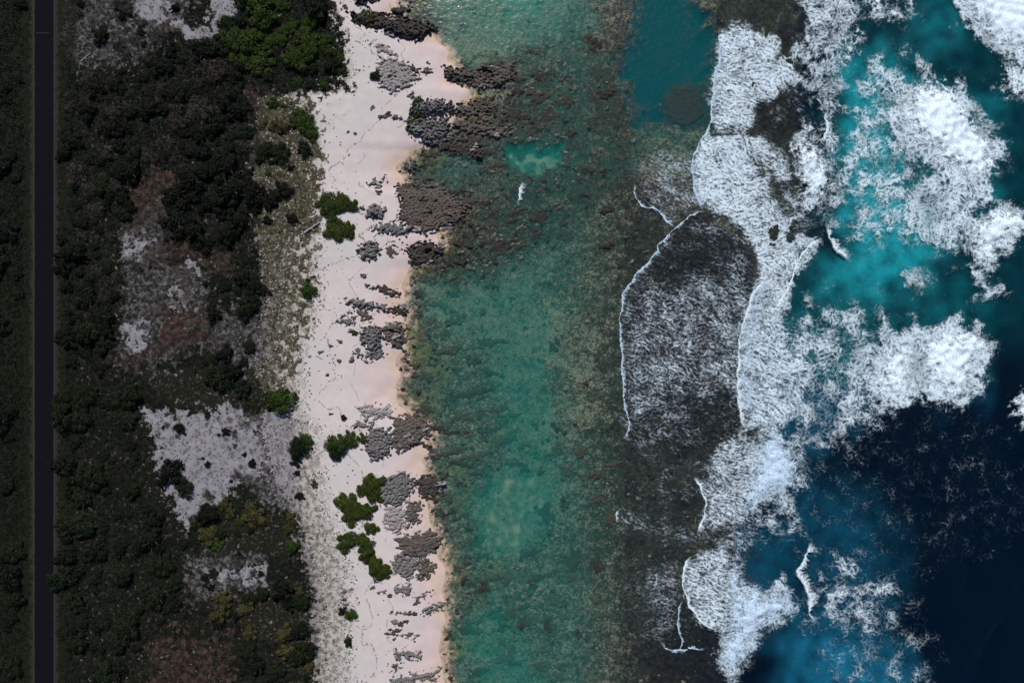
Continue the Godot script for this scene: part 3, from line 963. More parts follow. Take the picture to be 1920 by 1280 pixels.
# ------------------------------------------------------------------ road
func road() -> void:
	var long := (TH + 100.0) * U
	var y := ground_height(90, 640) + 0.02
	var root := base_node("road", Vector3(wx(90), y, wz(640)))
	meta(root, "", "", "", "structure")
	var st := SurfaceTool.new()
	st.begin(Mesh.PRIMITIVE_TRIANGLES)
	st.set_smooth_group(-1)
	var nj := 240
	var ni := 6
	var en := noise(0.5, 301)
	for j in nj:
		for i in ni:
			for q in [[0, 0], [1, 0], [0, 1], [0, 1], [1, 0], [1, 1]]:
				var s: float = (i + q[0]) / float(ni) * 2.0 - 1.0
				var z: float = (j + q[1]) / float(nj) * long - long / 2.0
				var half := 2.62 + 0.09 * en.get_noise_2d(z, signf(s) * 20.0) + 0.04 * en.get_noise_2d(z * 4.0, s * 9.0)
				st.set_uv(Vector2(s, z))
				st.add_vertex(Vector3(s * half, 0.07 * (1.0 - s * s) + (-0.06 if absf(s) > 0.99 else 0.0), z))
	st.generate_normals()
	mesh_node("asphalt", st.commit(), M.asphalt, root)
	for s in [-1.0, 1.0]:
		var b := BoxMesh.new()
		b.size = Vector3(0.1, 0.006, long)
		var o := mesh_node("edge_line", b, M.line, root)
		o.position = Vector3(s * 2.34, 0.026, 0)
		o.rotation.z = -s * 0.047
	var bb := BoxMesh.new()
	bb.size = Vector3(3.2, 0.008, 0.22)
	var c := mesh_node("road_patch", bb, plain("old sealant", Color8(32, 32, 38)), root)
	c.position = Vector3(-0.3, 0.071, wz(67) - wz(640))

# ------------------------------------------------------------------ rocks
func outcrop(a: Array, mat: Material, tall: float, stones: int, label: String) -> void:
	var p := poly(a)
	var mid := Vector2.ZERO
	for q in p:
		mid += q / p.size()
	var at := Vector3(wx(mid.x), 0, wz(mid.y))
	var root := base_node("rock_outcrop", at)
	meta(root, label, "rock", "limestone outcrops along the beach")
	var s := counts["rock_outcrop"] as int
	var n1 := noise(0.055 + 0.05 * fmod(s * 0.37, 1.0), 400 + s)
	var n2 := noise(0.19, 500 + s)
	var n3 := noise(0.6, 600 + s)
	var shape := func(px: float, py: float, sd: float) -> Vector2:
		var inn := sd + n1.get_noise_2d(px, py * 1.6) * 8.0 + n2.get_noise_2d(px, py * 1.5) * 4.5 - 0.5
		var ridge := 1.0 - absf(n1.get_noise_2d(px * 0.9 + 60.0, py * 1.7)) * 1.5
		var crack := smoothstep(0.0, 0.12, absf(n1.get_noise_2d(px * 0.4 + 200.0, py * 0.95 + px * 0.3))) * (0.7 + 0.3 * smoothstep(0.0, 0.2, absf(n2.get_noise_2d(px * 0.7 + 80.0, py * 1.1))))
		var h := sqrt(clampf(inn / 7.0, 0.0, 1.0)) * tall * 1.2 * (0.5 + 0.4 * ridge) * (0.45 + 0.55 * crack)
		h = lerpf(h, floorf(h * 4.0) / 4.0 + 0.1, 0.4)   # ledges
		h += (n2.get_noise_2d(px * 0.6, py * 0.9) * 0.13 + n3.get_noise_2d(px * 0.8, py) * 0.06) * clampf(inn / 3.0, 0.0, 1.0)
		return Vector2(ground_height(px, py) + (h if inn > 0.0 else -0.25), inn)
	var m := patch_mesh(p, 1.4, shape)
	var o := mesh_node("bedrock", m, mat, root)
	o.position = -at
	var lo := p[0]
	var hi := p[0]
	for q in p:
		lo = lo.min(q)
		hi = hi.max(q)
	var put := 0
	for k in stones * 6:
		if put >= stones * 0.4:
			break
		var x := rng.randf_range(lo.x - 4, hi.x + 4)
		var z := rng.randf_range(lo.y - 4, hi.y + 4)
		var d := sdist(x, z, p)
		if d < -5.0:
			continue
		put += 1
		var r := (0.16 + 0.85 * pow(rng.randf(), 2.6)) * (0.8 if d < 0.0 else 1.0)
		var b := mesh_node("stone", M.stones[rng.randi() % M.stones.size()], mat if rng.randf() < 0.8 else M.pale_rock, root)
		b.position = Vector3(wx(x), shape.call(x, z, d).x if d > 0.0 else ground_height(x, z), wz(z)) - at + Vector3(0, r * 0.05, 0)
		b.scale = Vector3(r * rng.randf_range(1.0, 1.9), r * rng.randf_range(0.5, 0.8), r * rng.randf_range(0.6, 1.0))
		b.rotation = Vector3(rng.randf_range(-0.2, 0.2), rng.randf_range(-0.5, 0.7), rng.randf_range(-0.2, 0.2))

func outcrops() -> void:
	M.stones = []
	for i in 9:
		M.stones.append(stone_mesh(700 + i * 13, 1.05))
	var g: Material = M.grey_rock
	var b: Material = M.brown_rock
	var d: Material = M.dark_rock
	var l: Material = M.pale_rock
	outcrop([662, -30, 700, -30, 708, 2, 692, 10, 666, 10], d, 0.8, 5, "small dark outcrop beside the thick green scrub, lying on pink sand apart from the ridge")
	outcrop([655, 28, 690, 24, 730, 27, 770, 34, 815, 44, 820, 58, 795, 70, 780, 79, 755, 72, 735, 66, 700, 55, 670, 46], d, 1.1, 44, "long dark rock ridge with a green cushion plant, running from scrub to water")
	outcrop([735, 15, 772, 13, 766, 24, 738, 27], d, 0.6, 3, "narrow dark slab in the shallows beside the long dark rock ridge")
	outcrop([697, 80, 720, 84, 745, 104, 735, 112, 710, 104], l, 0.35, 6, "low pale streaked rock on the sand between ridge and rock cluster")
	outcrop([712, 112, 740, 118, 768, 130, 786, 150, 770, 164, 742, 178, 718, 170, 705, 150], l, 0.6, 26, "broad pale rock cluster on the beach with a dull green bush")
	outcrop([754, 118, 775, 122, 792, 138, 784, 142, 766, 130], d, 0.35, 4, "thin curved dark rib of rock beside the broad pale rock cluster")
	outcrop([792, 128, 802, 124, 811, 135, 804, 139, 794, 137], b, 0.5, 1, "single brown boulder standing alone on the pink sand by the inlet")
	outcrop([830, 124, 850, 126, 870, 130, 920, 125, 965, 118, 967, 148, 942, 162, 900, 166, 862, 158, 836, 150], b, 0.8, 60, "brown bouldery tongue of rock reaching out into the lagoon")
	outcrop([768, 212, 786, 191, 822, 188, 846, 194, 850, 212, 812, 218, 780, 220], g, 1.2, 12, "grey rounded top of the headland next to the upper green cushion plant")
	outcrop([764, 238, 778, 224, 838, 222, 846, 240, 836, 262, 806, 272, 776, 256], g, 1.1, 24, "grey cracked slab of the headland next to the lower green cushion plant")
	outcrop([850, 198, 900, 186, 932, 196, 928, 212, 880, 218, 856, 212], b, 0.7, 26, "brown rubble bank on the headland bordering the small sandy inlet")
	outcrop([846, 226, 890, 226, 944, 236, 962, 256, 930, 262, 880, 250, 852, 244], b, 0.7, 26, "brown ribbed rock on the seaward side of the headland")
	outcrop([800, 270, 850, 256, 900, 268, 912, 292, 876, 300, 838, 288], d, 0.7, 30, "dark broken rock along the lower edge of the headland")
	outcrop([758, 314, 774, 303, 794, 311, 786, 323, 766, 324], d, 0.6, 6, "dark knobbly rock alone in the pale shallows under the headland")
	outcrop([774, 336, 806, 326, 814, 334, 792, 346], d, 0.45, 4, "dark half drowned rock between knobbly rock and brown rubble fan")
	outcrop([690, 346, 708, 336, 722, 330, 724, 340, 706, 352], g, 0.5, 5, "small grey rock on the sand at the head of the rubble fan")
	outcrop([738, 348, 790, 344, 834, 350, 856, 372, 884, 386, 866, 412, 830, 430, 798, 440, 764, 426, 748, 408, 752, 382], b, 0.65, 80, "wide fan of brown rubble spilling from the beach into the lagoon")
	outcrop([682, 392, 704, 382, 724, 394, 716, 410, 692, 413], g, 0.8, 7, "grey boulder mound touching the green bush on the open sand")
	outcrop([698, 428, 720, 418, 746, 418, 768, 428, 762, 442, 738, 442, 706, 436], g, 0.7, 14, "grey flat rock bar beside the wide fan of brown rubble")
	outcrop([672, 470, 688, 456, 708, 457, 716, 474, 702, 490, 682, 486], g, 0.9, 8, "round grey boulder with a rough top on open sand")
	outcrop([720, 466, 738, 458, 748, 472, 732, 482], b, 0.45, 7, "small brown rock hump beside the round grey boulder")
	outcrop([758, 462, 800, 452, 834, 462, 820, 484, 786, 500, 768, 486], d, 0.6, 26, "dark rock at the water's edge below a strip of bare sand")
	outcrop([704, 540, 726, 538, 752, 548, 744, 557, 716, 551], d, 0.4, 7, "short chain of small dark rocks on bare sand")
	outcrop([646, 566, 668, 558, 690, 566, 714, 571, 722, 581, 700, 580, 664, 576], g, 0.8, 8, "slim grey ridge like a lizard lying across the beach")
	outcrop([728, 576, 748, 572, 766, 582, 756, 592, 736, 590], d, 0.5, 10, "dark stones at the waterline off the end of the slim ridge")
	outcrop([656, 588, 676, 582, 704, 592, 694, 602, 668, 596], b, 0.4, 8, "brown broken rock between the slim ridge and the grey double boulder")
	outcrop([632, 602, 648, 592, 674, 606, 662, 612, 640, 607], g, 0.5, 4, "grey leaf shaped rock pointing toward the sea")
	outcrop([682, 614, 700, 610, 718, 616, 716, 630, 716, 650, 706, 660, 690, 654, 676, 636], g, 0.9, 10, "large grey double boulder in the middle of the beach")
	outcrop([718, 610, 746, 604, 764, 616, 760, 638, 744, 648, 722, 640], b, 0.6, 24, "brown rough rock joined to the double boulder by the water")
	outcrop([664, 660, 690, 662, 722, 660, 722, 670, 702, 674, 672, 668], g, 0.5, 6, "low grey curved rock under the large double boulder")
	outcrop([676, 762, 706, 757, 738, 764, 732, 780, 700, 784, 680, 776], l, 0.45, 18, "scattered pale stones above the grey slab cluster")
	outcrop([664, 792, 690, 784, 702, 794, 688, 802, 668, 800], g, 0.5, 5, "grey rock with a sharp ridge beside the dark green shrub")
	outcrop([692, 800, 730, 804, 738, 826, 732, 852, 706, 862, 684, 842], g, 0.8, 22, "smooth grey slab cluster next to green cushion bush with bare patch")
	outcrop([736, 782, 770, 776, 802, 790, 806, 818, 776, 838, 742, 850, 736, 820], b, 0.65, 50, "brown rubble on the seaward side of the smooth grey slab cluster")
	outcrop([722, 896, 748, 884, 772, 890, 776, 920, 748, 946, 718, 944, 712, 924], g, 0.8, 24, "grey pitted slab beside the broad bright cushion plant")
	outcrop([776, 896, 806, 888, 834, 894, 824, 926, 790, 934], d, 0.6, 30, "dark brown rock with holes at the waterline off the pitted slab")
	outcrop([722, 948, 752, 946, 766, 964, 752, 992, 722, 988], l, 0.5, 26, "pale crumbled rock beside the smallest oval cushion plant")
	outcrop([762, 946, 792, 940, 786, 966, 790, 976, 764, 990], b, 0.5, 14, "brown slanting ribs of rock beside pale crumbled rock")
	outcrop([744, 1010, 780, 998, 812, 994, 828, 1008, 816, 1034, 788, 1044, 748, 1030], b, 0.65, 46, "brown pointed rock spit pushing out beyond its neighbours")
	outcrop([738, 1040, 766, 1036, 784, 1050, 780, 1078, 752, 1078, 736, 1062], g, 0.7, 20, "grey slab beside the lowest cushion plant")
	outcrop([784, 1046, 806, 1050, 818, 1064, 804, 1082, 784, 1080], b, 0.6, 20, "brown triangular rock beside the grey slab at the sand's edge")
	outcrop([738, 1098, 762, 1094, 778, 1104, 768, 1114, 746, 1110], g, 0.55, 10, "dark grey flat rock at the edge of the widest bare sand")
	outcrop([778, 1118, 800, 1110, 812, 1108, 806, 1116, 784, 1124], b, 0.35, 3, "short brown rib on the wet sand above the long grey rib")
	outcrop([788, 1142, 810, 1132, 836, 1128, 840, 1134, 822, 1142, 800, 1150], g, 0.6, 6, "long grey rib running down to the water past small stones")
	outcrop([720, 1182, 744, 1174, 752, 1182, 742, 1190, 724, 1188], d, 0.35, 6, "small dark rough rock among stones on the lower sand")
	outcrop([752, 1188, 772, 1182, 786, 1188, 772, 1194], b, 0.3, 4, "small brown flat rock near the dark rough one")
	outcrop([736, 1218, 764, 1214, 780, 1222, 796, 1228, 784, 1234, 748, 1228], g, 0.6, 4, "grey fish shaped rock alone on the lower sand")
	outcrop([732, 1268, 760, 1262, 800, 1258, 826, 1252, 818, 1268, 776, 1276, 744, 1290], g, 0.6, 12, "long low grey bar across the sand with a forked landward end")
	outcrop([734, 1254, 742, 1246, 756, 1242, 744, 1254], b, 0.3, 3, "thin brown rib branching off the long low bar")
	# loose stones on the sand
	for a in [[865, 46, 8], [773, 181, 6], [866, 52, 4], [700, 205, 4], [716, 222, 5], [728, 218, 6], [742, 222, 5], [752, 224, 4], [655, 250, 3], [668, 253, 3], [712, 362, 5], [700, 540, 4], [690, 536, 4], [684, 518, 4], [680, 516, 3], [638, 676, 4], [661, 674, 5], [688, 678, 4], [616, 702, 3], [603, 660, 4], [622, 648, 3], [640, 640, 4], [590, 520, 4], [745, 1146, 3], [752, 1146, 3], [760, 1146, 4], [768, 1147, 4], [778, 1148, 5], [735, 1144, 3], [740, 1162, 5], [752, 1166, 5], [762, 1162, 4], [740, 1195, 3], [778, 1200, 2], [732, 1113, 4], [712, 1108, 3], [700, 1098, 4], [722, 1106, 4], [650, 1130, 5], [648, 1120, 4], [662, 1100, 3], [648, 1104, 4], [690, 950, 4], [622, 775, 3], [660, 620, 5], [672, 655, 4], [788, 830, 4], [799, 836, 6], [812, 846, 5], [800, 858, 4]]:
		var o := mesh_node("beach_stone", M.stones[rng.randi() % 9], [g, b, d][rng.randi() % 3])
		var r: float = a[2] * U
		o.position = lay(a[0], a[1]) + Vector3(0, r * 0.12, 0)
		o.scale = Vector3(r * 1.25, r * 0.6, r * 0.8)
		o.rotation.y = rng.randf_range(-0.6, 0.8)
		meta(o, "loose limestone stone lying alone on the open sand", "stone", "loose stones on the beach sand")
	# dark coral heads in the lagoon
	for a in [[1037, 652, 8], [1043, 800, 8], [1050, 805, 5], [1028, 966, 16], [1033, 1000, 7], [1014, 884, 7], [985, 615, 4], [1012, 676, 4], [1100, 720, 5], [980, 1168, 12], [1030, 1172, 14], [1075, 1052, 18], [1120, 1060, 14], [1190, 690, 5], [940, 705, 6], [1005, 800, 6], [985, 880, 7], [1060, 940, 9], [905, 1100, 10], [870, 1090, 8], [1000, 1100, 7], [940, 1180, 9], [1085, 1190, 8], [960, 560, 5], [905, 585, 6]]:
		var o := mesh_node("coral_head", M.stones[rng.randi() % 9], M.coral)
		var r: float = a[2] * U
		o.position = lay(a[0], a[1])
		o.scale = Vector3(r * 1.2, minf(r * 0.5, 0.5), r)
		o.rotation.y = rng.randf() * TAU
		meta(o, "dark coral head standing alone on the lagoon floor", "coral", "coral heads in the lagoon")
	var o2 := mesh_node("coral_head", patch_mesh(poly([1238, 180, 1262, 150, 1300, 146, 1330, 170, 1332, 214, 1312, 246, 1268, 246, 1240, 218]), 2.0, func(px: float, py: float, sd: float) -> Vector2:
		var inn := sd + nm.get_noise_2d(px, py) * 4.0
		return Vector2(-0.42 - 3.4 * (1.0 - sqrt(clampf(inn / 14.0, 0.0, 1.0))) + 0.14 * nf.get_noise_2d(px, py), inn + 4.0)), M.coral)
	meta(o2, "large round brown coral bommie in the deep teal channel", "coral")
	# low reef patches on the lagoon floor
	for k in 170:
		var py := rng.randf_range(-60.0, 1330.0)
		var far := rng.randf()
		var px: float = shore_tab[int(py) + 300] + 22.0 + 170.0 * far
		var rx := rng.randf_range(10.0, 34.0)
		var ry := rng.randf_range(4.0, 9.0)
		if k % 3 == 0:
			px = rng.randf_range(930.0, 1150.0)
			py = rng.randf_range(820.0, 1330.0) if k % 2 else rng.randf_range(60.0, 480.0)
			rx = rng.randf_range(8.0, 24.0)
			ry = rng.randf_range(6.0, 14.0)
		if fs(field.reef, px, py) < 0.22:
			continue
		var tilt := rng.randf_range(-0.35, 0.25)
		var ring: Array = []
		for q in 12:
			var an := TAU * q / 12.0
			var rr := rng.randf_range(0.65, 1.2)
			ring.append(px + cos(an) * rx * rr * cos(tilt) - sin(an) * ry * rr * sin(tilt))
			ring.append(py + cos(an) * rx * rr * sin(tilt) + sin(an) * ry * rr * cos(tilt))
		var up := rng.randf_range(0.2, 0.42)
		var rp := mesh_node("reef_patch", patch_mesh(poly(ring), 2.0, func(x: float, y: float, sd: float) -> Vector2:
			var inn := sd + nm.get_noise_2d(x * 1.6, y * 1.6) * 4.0 + nf.get_noise_2d(x, y) * 2.5
			var crack := smoothstep(0.0, 0.2, absf(nm.get_noise_2d(x * 1.3 + 80.0, y * 2.0)))
			return Vector2(ground_height(x, y) + (up * sqrt(clampf(inn / 5.0, 0.0, 1.0)) * (0.35 + 0.65 * crack) + 0.1 * nf.get_noise_2d(x * 1.3, y * 1.3) if inn > 0.0 else -0.2), inn)), [M.coral, M.reef][k % 2])
		var off := "off the headland" if py < 330.0 else "off the wide fan of brown rubble" if py < 540.0 else "off the bare beach with the grey double boulder" if py < 760.0 else "off the rocks with cushion plants" if py < 1100.0 else "off the widest bare sand"
		if k % 3 == 0:
			off = "far out on the dark weedy reef" if py < 500.0 else "far out beside the turquoise sand channel"
		meta(rp, ("black brown" if k % 2 == 0 else "olive brown") + " reef patch under shallow water " + off, "reef", "reef patches on the lagoon floor")
	# rubble on the reef
	var t: Array = []
	var cols: Array = []
	var tint := [lin(72, 70, 62), lin(48, 46, 40), lin(34, 32, 28), lin(94, 92, 84)]
	for k in 44000:
		var px := rng.randf_range(740, 1330)
		var py := rng.randf_range(-90, 1370)
		var d2: float = (px - shore_tab[int(py) + 300]) * U
		if d2 < 0.6 or rng.randf() > pow(fs(field.reef, px, py), 1.6) * (0.9 if px < 1080 else 0.12):
			continue
		if 0.6 * nm.get_noise_2d(px, py) + nb.get_noise_2d(px * 2.2 + 70.0, py * 3.8) < 0.0:
			continue
		var r := 0.1 + 0.4 * pow(rng.randf(), 2.6)
		var bs := Basis.from_euler(Vector3(0, rng.randf_range(-0.7, 0.9), 0)).scaled_local(Vector3(r * rng.randf_range(1.0, 1.7), r * 0.55, r))
		t.append(Transform3D(bs, lay(px, py) + Vector3(0, r * 0.1, 0)))
		cols.append(tint[rng.randi() % 4])
	scatter_copies("reef_rubble", "brown and grey rubble covering the shallow reef", "rubble", stone_mesh(991, 0.7, 1), M.pebble, t, cols)

# ------------------------------------------------------------------ breakers
func heap(a: Array, tall: float, label: String, mat: Material = M.foam) -> void:
	var p := poly(a)
	var s := counts.get("breaking_wave", -1) + 1 as int
	var n1 := noise(0.055, 800 + s)
	var n2 := noise(0.16, 830 + s)
	var n3 := noise(0.45, 860 + s)
	var shape := func(px: float, py: float, sd: float) -> Vector2:
		var k := n2.get_noise_2d(px, py)
		var inn := sd + n1.get_noise_2d(px, py) * 12.0 + k * 9.0
		var h := smoothstep(-6.0, 40.0, sd + n1.get_noise_2d(px, py) * 6.0) * tall * 0.7 * (0.8 + 0.3 * n1.get_noise_2d(px * 0.9 + 40.0, py * 0.9)) + 0.012 * k
		return Vector2(wave_height(px, py) + 0.06 + h, inn + 6.0)
	var thick := func(px: float, py: float, sd: float) -> float:
		var inn := sd + n1.get_noise_2d(px, py) * 12.0 + n2.get_noise_2d(px, py) * 9.0
		var fray := n3.get_noise_2d(px, py) * 0.5 + nr.get_noise_2d(px * 1.6, py * 1.6) - 0.3 + 0.7 * nw.get_noise_2d(px * 1.4, py * 1.4)
		return smoothstep(-0.2, 0.95, (inn - 3.0) / 24.0 + fray * 0.9)
	var o := mesh_node("breaking_wave", patch_mesh(p, 1.5, shape, thick), mat)
	meta(o, label, "wave")

func crest(a: Array, wide: float, tall: float, label: String, mat: Material = M.foam) -> void:
	var c := Curve2D.new()
	var p := poly(a)
	for i in p.size():
		var t := (p[mini(i + 1, p.size() - 1)] - p[maxi(i - 1, 0)]) / 6.0
		c.add_point(p[i], -t, t)
	var long := c.get_baked_length()
	var n := int(long / 2.2) + 1
	var v := PackedVector3Array()
	var nn := PackedVector3Array()
	var cc := PackedColorArray()
	var ix := PackedInt32Array()
	var side := 11
	n = int(long / 1.4) + 1
	for i in n + 1:
		var f := long * i / n
		var q := c.sample_baked(f, true)
		var d := (c.sample_baked(minf(f + 1.0, long), true) - c.sample_baked(maxf(f - 1.0, 0.0), true)).normalized()
		var back := Vector2(-d.y, d.x)
		if back.x < 0.0:
			back = -back
		var ends := smoothstep(0.0, 16.0, f) * smoothstep(long, long - 16.0, f)
		var w := wide * (1.6 + 1.6 * nm.get_noise_2d(f * 0.8 + p[0].x, 3.0) + 0.8 * nf.get_noise_2d(f, p[0].y))
		q += back * (nm.get_noise_2d(f * 0.6, p[0].y) * 2.6 + nf.get_noise_2d(f * 0.9, 50.0) * 1.1)
		for k in side:
			var u := k / float(side - 1)
			var at := q + back * (u * maxf(w, 0.6) * 2.2 - 0.4)
			var rise := smoothstep(0.0, 0.14, u) * (1.0 - u)
			v.append(Vector3(wx(at.x), wave_height(at.x, at.y) + 0.055 + tall * rise, wz(at.y)))
			nn.append((Vector3(-back.x, 0, -back.y) * (0.7 if u < 0.14 else -0.15) + Vector3.UP).normalized())
			var fray := nr.get_noise_2d(at.x * 2.2, at.y * 2.2) - 0.25 + 0.7 * nl.get_noise_2d(at.x * 1.3, at.y * 1.3)
			cc.append(Color(1, 1, 1, smoothstep(0.0, 0.1, u) * clampf(1.15 - 1.5 * u + fray * (0.35 + 0.6 * u), 0.0, 1.0) * ends * smoothstep(0.0, 1.0, u + 0.75) * smoothstep(0.98, 0.75, u)))
		if i < n:
			for k in side - 1:
				var z := i * side + k
				if back.dot(Vector2(-d.y, d.x)) > 0.0:
					ix.append_array(PackedInt32Array([z, z + side, z + 1, z + 1, z + side, z + side + 1]))
				else:
					ix.append_array(PackedInt32Array([z, z + 1, z + side, z + 1, z + side + 1, z + side]))
	var o := mesh_node("wave_front", array_mesh(v, nn, cc, PackedVector2Array(), ix), mat)
	meta(o, label, "wave")

func breakers() -> void:
	heap([1795, -80, 2060, -80, 2060, 150, 1930, 128, 1905, 100, 1860, 80, 1812, 25], 1.3, "huge bright foam mass over dark blue water with a ragged diagonal edge")
	heap([1878, 160, 1892, 130, 1935, 120, 1935, 185, 1902, 182], 0.6, "small curled foam tip below the huge bright foam mass")
	heap([1690, 205, 1716, 158, 1760, 152, 1800, 172, 1828, 220, 1866, 262, 1868, 312, 1840, 345, 1800, 330, 1755, 290, 1712, 262], 1.4, "broad bright foam mass bordering turquoise water on one side, deep blue on the other")
	heap([1486, 268, 1500, 258, 1528, 275, 1556, 310, 1564, 350, 1546, 372, 1514, 378, 1502, 340, 1486, 300], 1.1, "thick oblong foam mound between the streaky reef foam and turquoise water")
	heap([1822, 412, 1870, 386, 1935, 394, 1930, 428, 1890, 458, 1852, 498, 1842, 516, 1826, 480, 1816, 446], 1.2, "fan shaped foam mass tapering to a spattered tail on dark water")
	heap([1650, 660, 1690, 640, 1720, 650, 1712, 700, 1702, 736, 1680, 752, 1642, 738, 1646, 700], 1.2, "smooth dense foam lobe next to the large torn foam mass")
	heap([1722, 650, 1760, 612, 1836, 618, 1858, 648, 1832, 690, 1826, 738, 1790, 752, 1740, 720], 1.3, "large torn foam mass with frayed edges over black blue water")
	heap([1896, 752, 1920, 736, 1990, 740, 1990, 790, 1914, 800], 0.9, "small round foam heap alone on black water")
	heap([1388, 750, 1384, 690, 1392, 612, 1416, 548, 1440, 530, 1430, 575, 1416, 620, 1410, 690, 1420, 760, 1412, 796, 1396, 780], 0.55, "long smooth wall of whitewater advancing over the dark reef", M.thin_foam)
	heap([1412, 850, 1440, 806, 1470, 810, 1498, 864, 1490, 915, 1440, 940, 1390, 968, 1402, 900], 0.9, "triangular foam tongue following the long smooth wall of whitewater", M.thin_foam)
	heap([1366, 1080, 1384, 1040, 1392, 1094, 1440, 1110, 1480, 1104, 1498, 1148, 1432, 1178, 1402, 1236, 1372, 1276, 1340, 1232, 1364, 1180], 1.0, "tall column of whitewater breaking beside almost black reef", M.thin_foam)
	heap([1626, -10, 1664, -20, 1662, 14, 1640, 26], 0.6, "small bright foam knob above the brown reef and blue water")
	heap([1584, 112, 1592, 84, 1606, 62, 1612, 76, 1604, 98, 1590, 116], 0.5, "slim leaning foam crest at the edge of turquoise water")
	heap([1700, 516, 1720, 508, 1738, 520, 1724, 532, 1706, 530], 0.4, "tiny splash of foam alone on the calm blue gap")
	crest([1166, 824, 1180, 800, 1170, 762, 1166, 700, 1164, 640, 1163, 590, 1171, 546, 1196, 511, 1230, 472, 1236, 456, 1262, 432, 1300, 402, 1322, 394], 1.7, 0.16, "thin curved white line at the front of the speckled foam sheet", M.thin_foam)
	crest([1346, 66, 1350, 92, 1338, 150, 1332, 210, 1327, 240, 1304, 284, 1296, 318, 1304, 366, 1314, 396], 2.4, 0.2, "wavy white front edge of foam bordering the deep teal channel", M.thin_foam)
	crest([1184, 345, 1200, 384, 1226, 391, 1250, 416, 1264, 430], 1.5, 0.12, "short bent white line where thin foam meets brown reef", M.thin_foam)
	crest([1396, 806, 1384, 762, 1381, 700, 1390, 612, 1412, 548, 1440, 520], 3.2, 0.4, "steep white lip at the foot of the long smooth whitewater wall")
	crest([1448, 588, 1462, 562, 1484, 520, 1502, 474, 1540, 444], 3.6, 0.4, "sinuous white crest behind the long smooth whitewater wall")
	crest([1542, 424, 1552, 432, 1562, 466, 1592, 490], 4.0, 0.5, "short thick white crest bent like an elbow")
	crest([1546, 206, 1548, 236, 1544, 262, 1562, 258], 3.0, 0.4, "little hooked white crest above the oblong foam mound")
	crest([1300, 892, 1318, 926, 1322, 956, 1306, 1000], 2.2, 0.2, "bulging white foam edge over black brown reef")
	crest([1296, 1040, 1279, 1078, 1288, 1128, 1312, 1164, 1342, 1182], 2.4, 0.2, "round white foam edge beside the tall whitewater column")
	crest([1516, 1012, 1508, 1040, 1494, 1068, 1504, 1094, 1514, 1120, 1522, 1166], 4.2, 0.6, "slender standing crest alone in the dark blue water")
	crest([978, 338, 974, 356, 968, 384], 2.6, 0.15, "short white fleck of foam alone over the dark weedy reef")
	crest([1164, 952, 1154, 962, 1155, 982], 1.8, 0.14, "tiny white curl at the tip of a faint foam tail")
	crest([1276, 1124, 1270, 1168, 1277, 1200, 1272, 1226], 1.2, 0.1, "faint thread of foam crossing the black reef lengthwise", M.thin_foam)
	crest([1236, 1204, 1252, 1218, 1290, 1216, 1322, 1220], 1.4, 0.1, "faint thread of foam crossing the black reef sideways", M.thin_foam)

# ------------------------------------------------------------------ growth
func make_shrub(called: String, crown: Mesh, limbs: Mesh) -> Node3D:
	var o := Node3D.new()
	o.name = called
	if crown:
		var c := MeshInstance3D.new()
		c.name = "crown"
		c.mesh = crown
		c.material_override = M.leaf
		o.add_child(c)
	var t := MeshInstance3D.new()
	t.name = "stem" if crown else "branch"
	t.mesh = limbs
	t.material_override = M.bark if crown else M.dead
	o.add_child(t)
	return o

const LOOK := {"bright": "leafy bright green", "dark": "dense dark green", "black": "nearly black green", "dry": "dry olive", "ash": "grey leaved twiggy", "dead": "bare grey", "mat": "flat green"}
var protos := {}
func plant(kind: String, px: float, py: float, r: float, label: String, group: String) -> void:
	var list: Array = protos[kind]
	var o: Node3D = (list[rng.randi() % list.size()] as Node3D).duplicate()
	o.name = numbered(String(o.name))
	add_child(o)
	o.position = lay(px, py)
	var s := r * U
	o.scale = Vector3(s * rng.randf_range(0.9, 1.25), s * rng.randf_range(0.75, 1.15), s * rng.randf_range(0.75, 1.05))
	o.rotation.y = rng.randf() * TAU
	meta(o, label, "plant" if kind == "mat" else "shrub", group)

func thicket(a: Array, kinds: Array, r0: float, r1: float, n: int, label: String, group: String) -> void:
	var p := poly(a)
	var lo := p[0]
	var hi := p[0]
	for q in p:
		lo = lo.min(q)
		hi = hi.max(q)
	var put: Array = []
	for k in n * 30:
		if put.size() >= n:
			break
		var q := Vector2(rng.randf_range(lo.x, hi.x), rng.randf_range(lo.y, hi.y))
		if sdist(q.x, q.y, p) < 0.0:
			continue
		var r := lerpf(r0 * 0.55, r1 * 1.15, pow(rng.randf(), 1.6))
		var ok := true
		for z in put:
			if q.distance_to(Vector2(z.x, z.y)) < (r + z.z) * 0.55:
				ok = false
				break
		if not ok:
			continue
		put.append(Vector3(q.x, q.y, r))
		var kind: String = kinds[rng.randi() % kinds.size()]
		var size := "small" if r < lerpf(r0 * 0.55, r1 * 1.15, 0.25) else "medium" if r < lerpf(r0 * 0.55, r1 * 1.15, 0.55) else "large"
		plant(kind, q.x, q.y, r, "%s %s shrub %s" % [size, LOOK[kind], label], group)

